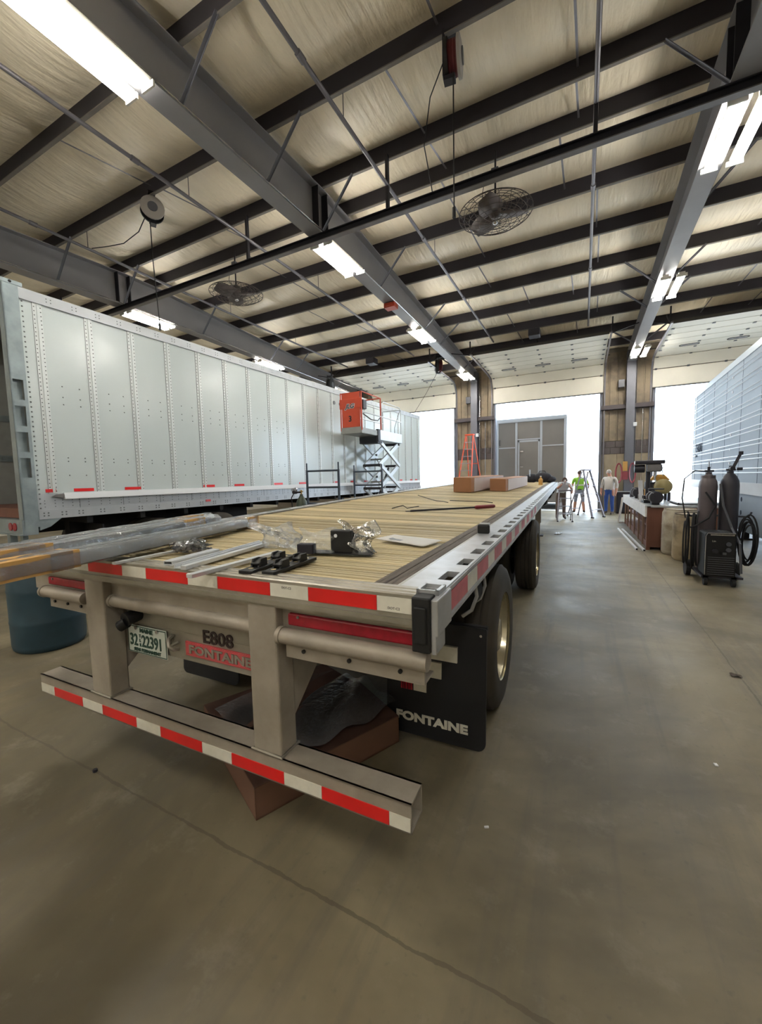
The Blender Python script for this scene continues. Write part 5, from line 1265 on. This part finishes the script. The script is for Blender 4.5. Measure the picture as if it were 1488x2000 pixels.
# ================================================================ ladders
def stepladder(loc, rz, h, w0, w1, spread, nst, m, lab, railm=None):
    t = thing('step_ladder', lab, 'ladder', loc, rz, group='step ladders', org=(0, 0, 0))
    for s in (-1, 1):
        part('front_rail', m, t, lambda b: b.bar((s*w0/2, -spread/2, 0), (s*w1/2, -.02, h), .03, .075, up=(0, 1, 0)))
        part('rear_rail', railm or m, t, lambda b: b.bar((s*w0/2*.95, spread/2, 0), (s*w1/2, .04, h-.05), .025, .045, up=(0, 1, 0)))
        part('spreader', 'dark_steel', t, lambda b: b.bar((s*w0/2*.8, -spread*.27, h*.45), (s*w0/2*.8, spread*.29, h*.45), .006, .02))
        part('foot', 'black', t, lambda b: b.box((s*w0/2, -spread/2, .02), (.05, .10, .04)))
        part('foot', 'black', t, lambda b: b.box((s*w0/2*.95, spread/2, .02), (.04, .06, .04)))
    for k in range(1, nst+1):
        f = k/(nst+1); w = w0+(w1-w0)*f; y = -spread/2+(spread/2-.02)*f
        part('step', 'ladder_alu', t, lambda b: (b.bx(-w/2, w/2, y-.04, y+.05, h*f-.012, h*f+.012), b.bar((-w/2, y, h*f-.09), (-w/2+.10, y, h*f), .02, .006), b.bar((w/2, y, h*f-.09), (w/2-.10, y, h*f), .02, .006)))
        if k % 2: part('rear_brace', railm or m, t, lambda b: b.bar((-w/2*.95, spread/2*(1-f)+.03*f, h*f), (w/2*.95, spread/2*(1-f)+.03*f, h*f), .02, .03))
    part('top_cap', m, t, lambda b: b.bx(-w1/2-.03, w1/2+.03, -.09, .10, h-.02, h+.04), bev=.008)
    return t
stepladder((-4.52, 17.75, 0), -.2, 3.45, .80, .34, 1.7, 10, 'ladder_orange', 'tall orange step ladder standing by the left door column', 'ladder_orange')
stepladder((.10, 16.9, 0), .9, 1.75, .62, .34, 1.1, 5, 'ladder_alu', 'aluminium step ladder in front of the man in the green shirt', 'ladder_alu')
stepladder((-.55, 15.15, 0), .1, 1.05, .46, .36, .62, 3, 'ladder_alu', 'small aluminium step ladder by the front end of the flatbed', 'ladder_alu')

# ================================================================ people (one continuous skinned body each)
def person(loc, rz, lab, H, pose, mats, hair, extra=None):
    """pose: dict joint -> (x, y, z) for a 1.75 m figure facing -y"""
    s = H/1.75
    J = dict(pelvis=(0, 0, .95), waist=(0, 0, 1.08), chest=(0, -.01, 1.30), neck0=(0, .0, 1.46), neck=(0, -.01, 1.54), head=(0, -.03, 1.62), crown=(0, -.02, 1.73),
             hipR=(-.10, 0, .90), kneeR=(-.11, -.02, .50), ankR=(-.12, .02, .10), toeR=(-.14, -.17, .04), heelR=(-.12, .05, .04),
             hipL=(.10, 0, .90), kneeL=(.11, -.02, .50), ankL=(.12, .02, .10), toeL=(.14, -.17, .04), heelL=(.12, .05, .04),
             shR=(-.20, 0, 1.43), elR=(-.27, .02, 1.14), wrR=(-.27, -.06, .90), plR=(-.27, -.08, .83),
             shL=(.20, 0, 1.43), elL=(.27, .02, 1.14), wrL=(.27, -.06, .90), plL=(.27, -.08, .83))
    J.update(pose)
    rad = dict(pelvis=(.155, .12), waist=(.15, .12), chest=(.165, .125), neck0=(.075, .07), neck=(.056, .06), head=(.075, .098), crown=(.055, .07),
               hip=(.098, .10), knee=(.066, .07), ank=(.05, .055), toe=(.038, .03), heel=(.038, .035), sh=(.075, .075), el=(.050, .05), wr=(.032, .035), pl=(.042, .022))
    for k, v in pose.get('_rad', {}).items(): rad[k] = v
    for k in [k for k in J if k[0] == '_']: J.pop(k)
    E = [('pelvis', 'waist'), ('waist', 'chest'), ('chest', 'neck0'), ('neck0', 'neck'), ('neck', 'head'), ('head', 'crown')]
    for q in 'RL':
        E += [('pelvis', 'hip'+q), ('hip'+q, 'knee'+q), ('knee'+q, 'ank'+q), ('ank'+q, 'toe'+q), ('ank'+q, 'heel'+q), ('chest', 'sh'+q), ('sh'+q, 'el'+q), ('el'+q, 'wr'+q), ('wr'+q, 'pl'+q)]
        w, p = V(J['wr'+q]), V(J['pl'+q]); d = (p-w).normalized(); sd = d.cross(V(1, 0, 0)).normalized()
        J['thm'+q] = p-d*.02+sd*.045*(-1)+d*.02; E.append(('wr'+q, 'thm'+q)); rad['thm'] = (.011, .011)
        for i, (off, ln) in enumerate(((-.027, .06), (-.009, .07), (.009, .066), (.027, .05))):
            a = 'f%d%s' % (i, q); b_ = 'g%d%s' % (i, q)
            J[a] = p+d*.035+sd*off; J[b_] = J[a]+d*ln+V(0, -.02, 0); E += [('pl'+q, a), (a, b_)]; rad['f%d' % i] = (.010, .010); rad['g%d' % i] = (.008, .008)
    names = list(J); idx = {k: i for i, k in enumerate(names)}
    me = bpy.data.meshes.new('skeleton'); me.from_pydata([tuple(V(J[k])*s) for k in names], [(idx[a], idx[b]) for a, b in E], [])
    ob = bpy.data.objects.new('tmp', me); COL.objects.link(ob)
    ob.modifiers.new('skin', 'SKIN'); sub = ob.modifiers.new('sub', 'SUBSURF'); sub.levels = 2; sub.render_levels = 2
    for k in names:
        r = rad.get(k) or rad[k[:-1]]
        sv = me.skin_vertices[0].data[idx[k]]; sv.radius = (r[0]*s, r[1]*s); sv.use_root = (k == 'pelvis')
    dg = bpy.context.evaluated_depsgraph_get(); m2 = bpy.data.meshes.new_from_object(ob.evaluated_get(dg)); bpy.data.objects.remove(ob)
    m2.name = 'person_body'
    for mm in mats: m2.materials.append(MATS[mm])          # skin, shirt, trousers, boots
    sleeve = pose.get('_sleeve', .9)
    for p in m2.polygons:
        c = p.center/s; p.use_smooth = True
        dR = min((c-V(J['pl'+q])).length for q in 'RL'); de = min((c-V(J['wr'+q])).length for q in 'RL')
        arm = abs(c.x) > .19 and c.z > .6
        if c.z > 1.49: i = 0
        elif dR < .15 or de < sleeve*.12+.03: i = 0
        elif pose.get('_short') and arm and c.z < 1.22: i = 0
        elif c.z > .97 or (abs(c.x) > .20 and c.z > .8): i = 1
        elif c.z > .13: i = 2
        else: i = 3
        if pose.get('_bareleg') and .13 < c.z < .47: i = 0
        p.material_index = i
    t = thing('person', lab, 'person', loc, rz, org=(0, 0, 0))
    o = bpy.data.objects.new('body', m2); COL.objects.link(o); o.parent = t; ORG[o.name] = (0, 0, 0)
    hx, hy, hz = (V(J['head'])+V(0, -.01, .02))*s
    part('hair', hair, t, lambda b: b.grid(lambda u, v: (hx+.088*s*math.sin(PI*.62*v)*math.cos(2*PI*u), hy+.018+.112*s*math.sin(PI*.62*v)*math.sin(2*PI*u)*(1 if math.sin(2*PI*u) > 0 else .72), hz+.01+.112*s*math.cos(PI*.62*v)), 20, 8))
    part('nose', mats[0], t, lambda b: b.ball((hx, hy-.105*s, hz-.015), (.014, .02, .022)))
    for q in (-1, 1):
        part('eye', 'ink', t, lambda b: b.ball((hx+q*.030*s, hy-.092*s, hz+.015), (.010, .008, .007)))
        part('ear', mats[0], t, lambda b: b.ball((hx+q*.080*s, hy+.01, hz-.005), (.012, .02, .03)))
    part('mouth', 'red_hose', t, lambda b: b.ball((hx, hy-.095*s, hz-.058), (.024, .008, .005)))
    part('belt', 'boots', t, lambda b: b.lathe([(.155*s, .955*s), (.162*s, .965*s), (.162*s, .99*s), (.155*s, 1.0*s)], (0, 0, 0), 20, caps=False)).scale = (1.0, .82, 1)
    if extra: extra(t, s, J)
    return t
person((.94, 18.02, 0), -.45, 'man in a pale grey shirt and blue jeans standing at the door jamb', 1.76,
       {'_rad': {'waist': (.175, .17), 'pelvis': (.165, .14), 'chest': (.18, .14)}, 'head': (-.02, -.05, 1.62), 'crown': (-.02, -.03, 1.73), 'wrR': (-.29, -.05, .90), 'elR': (-.30, .03, 1.15)},
       ['skin', 'shirt_grey', 'jeans', 'boots'], 'hair_grey')
def vest(t, s, J):
    part('reflective_stripe', 'hivis_strip', t, lambda b: b.lathe([(.188*s, 1.13*s), (.192*s, 1.14*s), (.192*s, 1.18*s), (.188*s, 1.19*s)], (0, 0, 0), 20, caps=False)).scale = (1, .8, 1)
person((-.12, 18.35, 0), PI+.1, 'man in a bright green safety shirt seen from behind the ladder', 1.76,
       {'_short': 1, '_bareleg': 1, 'kneeR': (-.14, -.02, .50), 'ankR': (-.18, .02, .10), 'toeR': (-.21, -.17, .04), 'heelR': (-.18, .05, .04), 'kneeL': (.14, -.02, .50), 'ankL': (.18, .02, .10), 'toeL': (.21, -.17, .04), 'heelL': (.18, .05, .04), 'elR': (-.32, .03, 1.15), 'wrR': (-.30, -.10, .93), 'plR': (-.29, -.13, .86), '_rad': {'waist': (.17, .15), 'chest': (.185, .14)}},
       ['skin', 'hivis', 'jeans_grey', 'boots'], 'hair_dark', vest)
person((-.70, 15.75, 0), .2, 'person in a white top bending over the front of the flatbed', 1.74,
       {'waist': (.02, -.06, 1.06), 'chest': (.06, -.22, 1.20), 'neck0': (.05, -.33, 1.30), 'neck': (.05, -.38, 1.34), 'head': (.05, -.45, 1.38), 'crown': (.05, -.50, 1.47), 'shR': (-.13, -.28, 1.28), 'shL': (.24, -.28, 1.28), 'elR': (-.2, -.45, 1.12), 'elL': (.30, -.42, 1.10), 'wrR': (-.12, -.58, 1.22), 'wrL': (.20, -.58, 1.18), 'plR': (-.10, -.64, 1.25), 'plL': (.17, -.64, 1.22)},
       ['skin', 'shirt_white', 'brown_pants', 'boots'], 'hair_dark')

# ================================================================ outside
SB = thing('site_office', 'tan panelled box body with a grey door parked outside the open bay', 'building', (-2.28, 20.5, 0))
x0, x1, yy = -3.87, -.69, 20.5
part('walls', 'site_panel', SB, lambda b: b.bx(x0+.06, x1-.06, yy+.02, yy+5, .3, 4.26))
part('roof_edge', 'site_frame', SB, lambda b: (b.bx(x0, x1, yy-.03, yy+5, 4.18, 4.38), b.bx(x0, x0+.10, yy-.03, yy+.08, .25, 4.2), b.bx(x1-.13, x1, yy-.03, yy+.08, .25, 4.2)), bev=.03)
for x in (-2.93, -1.80):
    part('frame_post', 'site_frame', SB, lambda b: b.bx(x-.05, x+.05, yy-.01, yy+.04, .3, 4.2))
for a, c, z in ((x0+.1, -2.98, 2.95), (-1.75, x1-.13, 2.98), (-2.88, -1.85, 3.33)):
    part('panel_rail', 'site_frame', SB, lambda b: b.bx(a, c, yy-.005, yy+.03, z, z+.05))
dr = part('door_leaf', 'site_panel', SB, lambda b: b.bx(-2.78, -1.93, yy-.02, yy+.03, 1.1, 3.22))
part('door_frame', 'site_frame', SB, lambda b: (b.bx(-2.85, -2.78, yy-.03, yy+.04, 1.1, 3.30), b.bx(-1.93, -1.86, yy-.03, yy+.04, 1.1, 3.30), b.bx(-2.85, -1.86, yy-.03, yy+.04, 3.22, 3.30)))
for z in (2.0, 2.75):
    part('door_handle', 'chrome', dr, lambda b: b.bx(-2.74, -2.60, yy-.06, yy-.02, z, z+.05))
part('grab_handle', 'black', SB, lambda b: b.tube([(x0+.16, yy-.02, 3.1), (x0+.16, yy-.08, 3.15), (x0+.16, yy-.08, 3.32), (x0+.16, yy-.02, 3.37)], .02))
for xs in (x0+.1, x1-.3):
    part('skid', 'guardrail', SB, lambda b: b.bx(xs, xs+.2, yy, yy+5, -.03, .3))
# roadside guard rail and stacked rails
GR = thing('guard_rail', 'low grey guard rail running across the yard behind the building', 'guard rail', (0, 30, 0))
part('rail', 'guardrail', GR, lambda b: b.bx(-40, 40, 30, 30.08, .45, .95))
for k in range(14):
    part('post', 'guardrail', GR, lambda b: b.bx(-39+6*k, -38.8+6*k, 30.08, 30.25, -.03, .95))
# bare trees
def tree(x, y, h, seed, lab):
    t = thing('bare_tree', lab, 'tree', (x, y, -.03), group='bare trees beyond the yard'); r_ = random.Random(seed)
    tk = MB(); br = MB()
    top = V(x+r_.uniform(-.4, .4), y, h); tk.tube([(x, y, -.05), V(x, y, 0).lerp(top, .5)+V(r_.uniform(-.2, .2), 0, 0), top], lambda s: .10*(1-.85*s), 6)
    tk.build('trunk', 'bark_glare', t)
    def grow(p, d, L_, rr, n):
        e = p+d*L_; br.tube([p, p.lerp(e, .5)+V(r_.gauss(0, .05)*L_, 0, r_.gauss(0, .05)*L_), e], lambda s: rr*(1-.6*s), 4)
        if n:
            for _ in range(3): grow(p.lerp(e, r_.uniform(.4, 1)), (d+V(r_.gauss(0, .5), r_.gauss(0, .5), r_.gauss(.1, .35))).normalized(), L_*.62, rr*.5, n-1)
    for k in range(9):
        f = .25+.72*k/9; a = r_.random()*6.28
        grow(V(x, y, 0).lerp(top, f), V(math.cos(a)*.7, math.sin(a)*.7, .8).normalized(), h*.28*(1.2-f), .035, 2)
    br.build('branches', 'bark_glare', t)
rt_ = random.Random(9)
for i, (x, y, h) in enumerate(((-21, 46, 4.5), (-19, 48, 5.2), (-17.2, 46, 4.2), (-15.2, 49, 5.5), (-24, 47, 5), (-5.5, 47, 5.5), (-3.2, 46, 4.6), (-1.2, 48, 5.6), (.6, 47, 5.0), (2.2, 49, 5.6), (4.4, 47, 5), (7.5, 48, 6), (10.5, 47, 5), (14, 48, 5.5))):
    tree(x, y, h, i+20, 'leafless thin tree standing beyond the yard guard rail')
# small debris
tag(part('hex_nut', 'ink', None, lambda b: b.prism([(-2.409+.012*math.cos(a), 1.132+.012*math.sin(a)) for a in [PI/3*k for k in range(6)]], 0, .015, 'Z'), origin=(-2.409, 1.132, 0)), 'small dark nut lying on the floor joint by the bumper', 'nut')
tag(part('paper_scrap', 'white_paint', None, lambda b: b.grid(lambda u, v: (-.68+.16*u+.05*v, 11.6+.25*v, .012+.02*math.sin(7*u+5*v)**2), 8, 8), origin=(-.6, 11.7, 0)), 'crumpled pale scrap on the floor beside the flatbed tyre', 'scrap')
tag(part('plastic_chip', 'white_paint', None, lambda b: b.box((-.364, 1.709, .004), (.02, .008, .006), rz=.5), origin=(-.364, 1.709, 0)), 'tiny white chip on the floor off the end of the bumper bar', 'chip')
tag(part('plastic_chip', 'white_paint', None, lambda b: b.box((.676, 2.637, .004), (.016, .02, .006), rz=.2), origin=(.676, 2.637, 0)), 'tiny white chip on the open floor of the aisle', 'chip')
tag(part('leaf_scrap', 'old_wood', None, lambda b: b.grid(lambda u, v: (1.06+.07*u, 3.88+.05*v, .004+.012*math.sin(3*u+4*v)**2), 5, 5), origin=(1.09, 3.9, 0)), 'small dark dry scrap on the aisle floor', 'scrap')
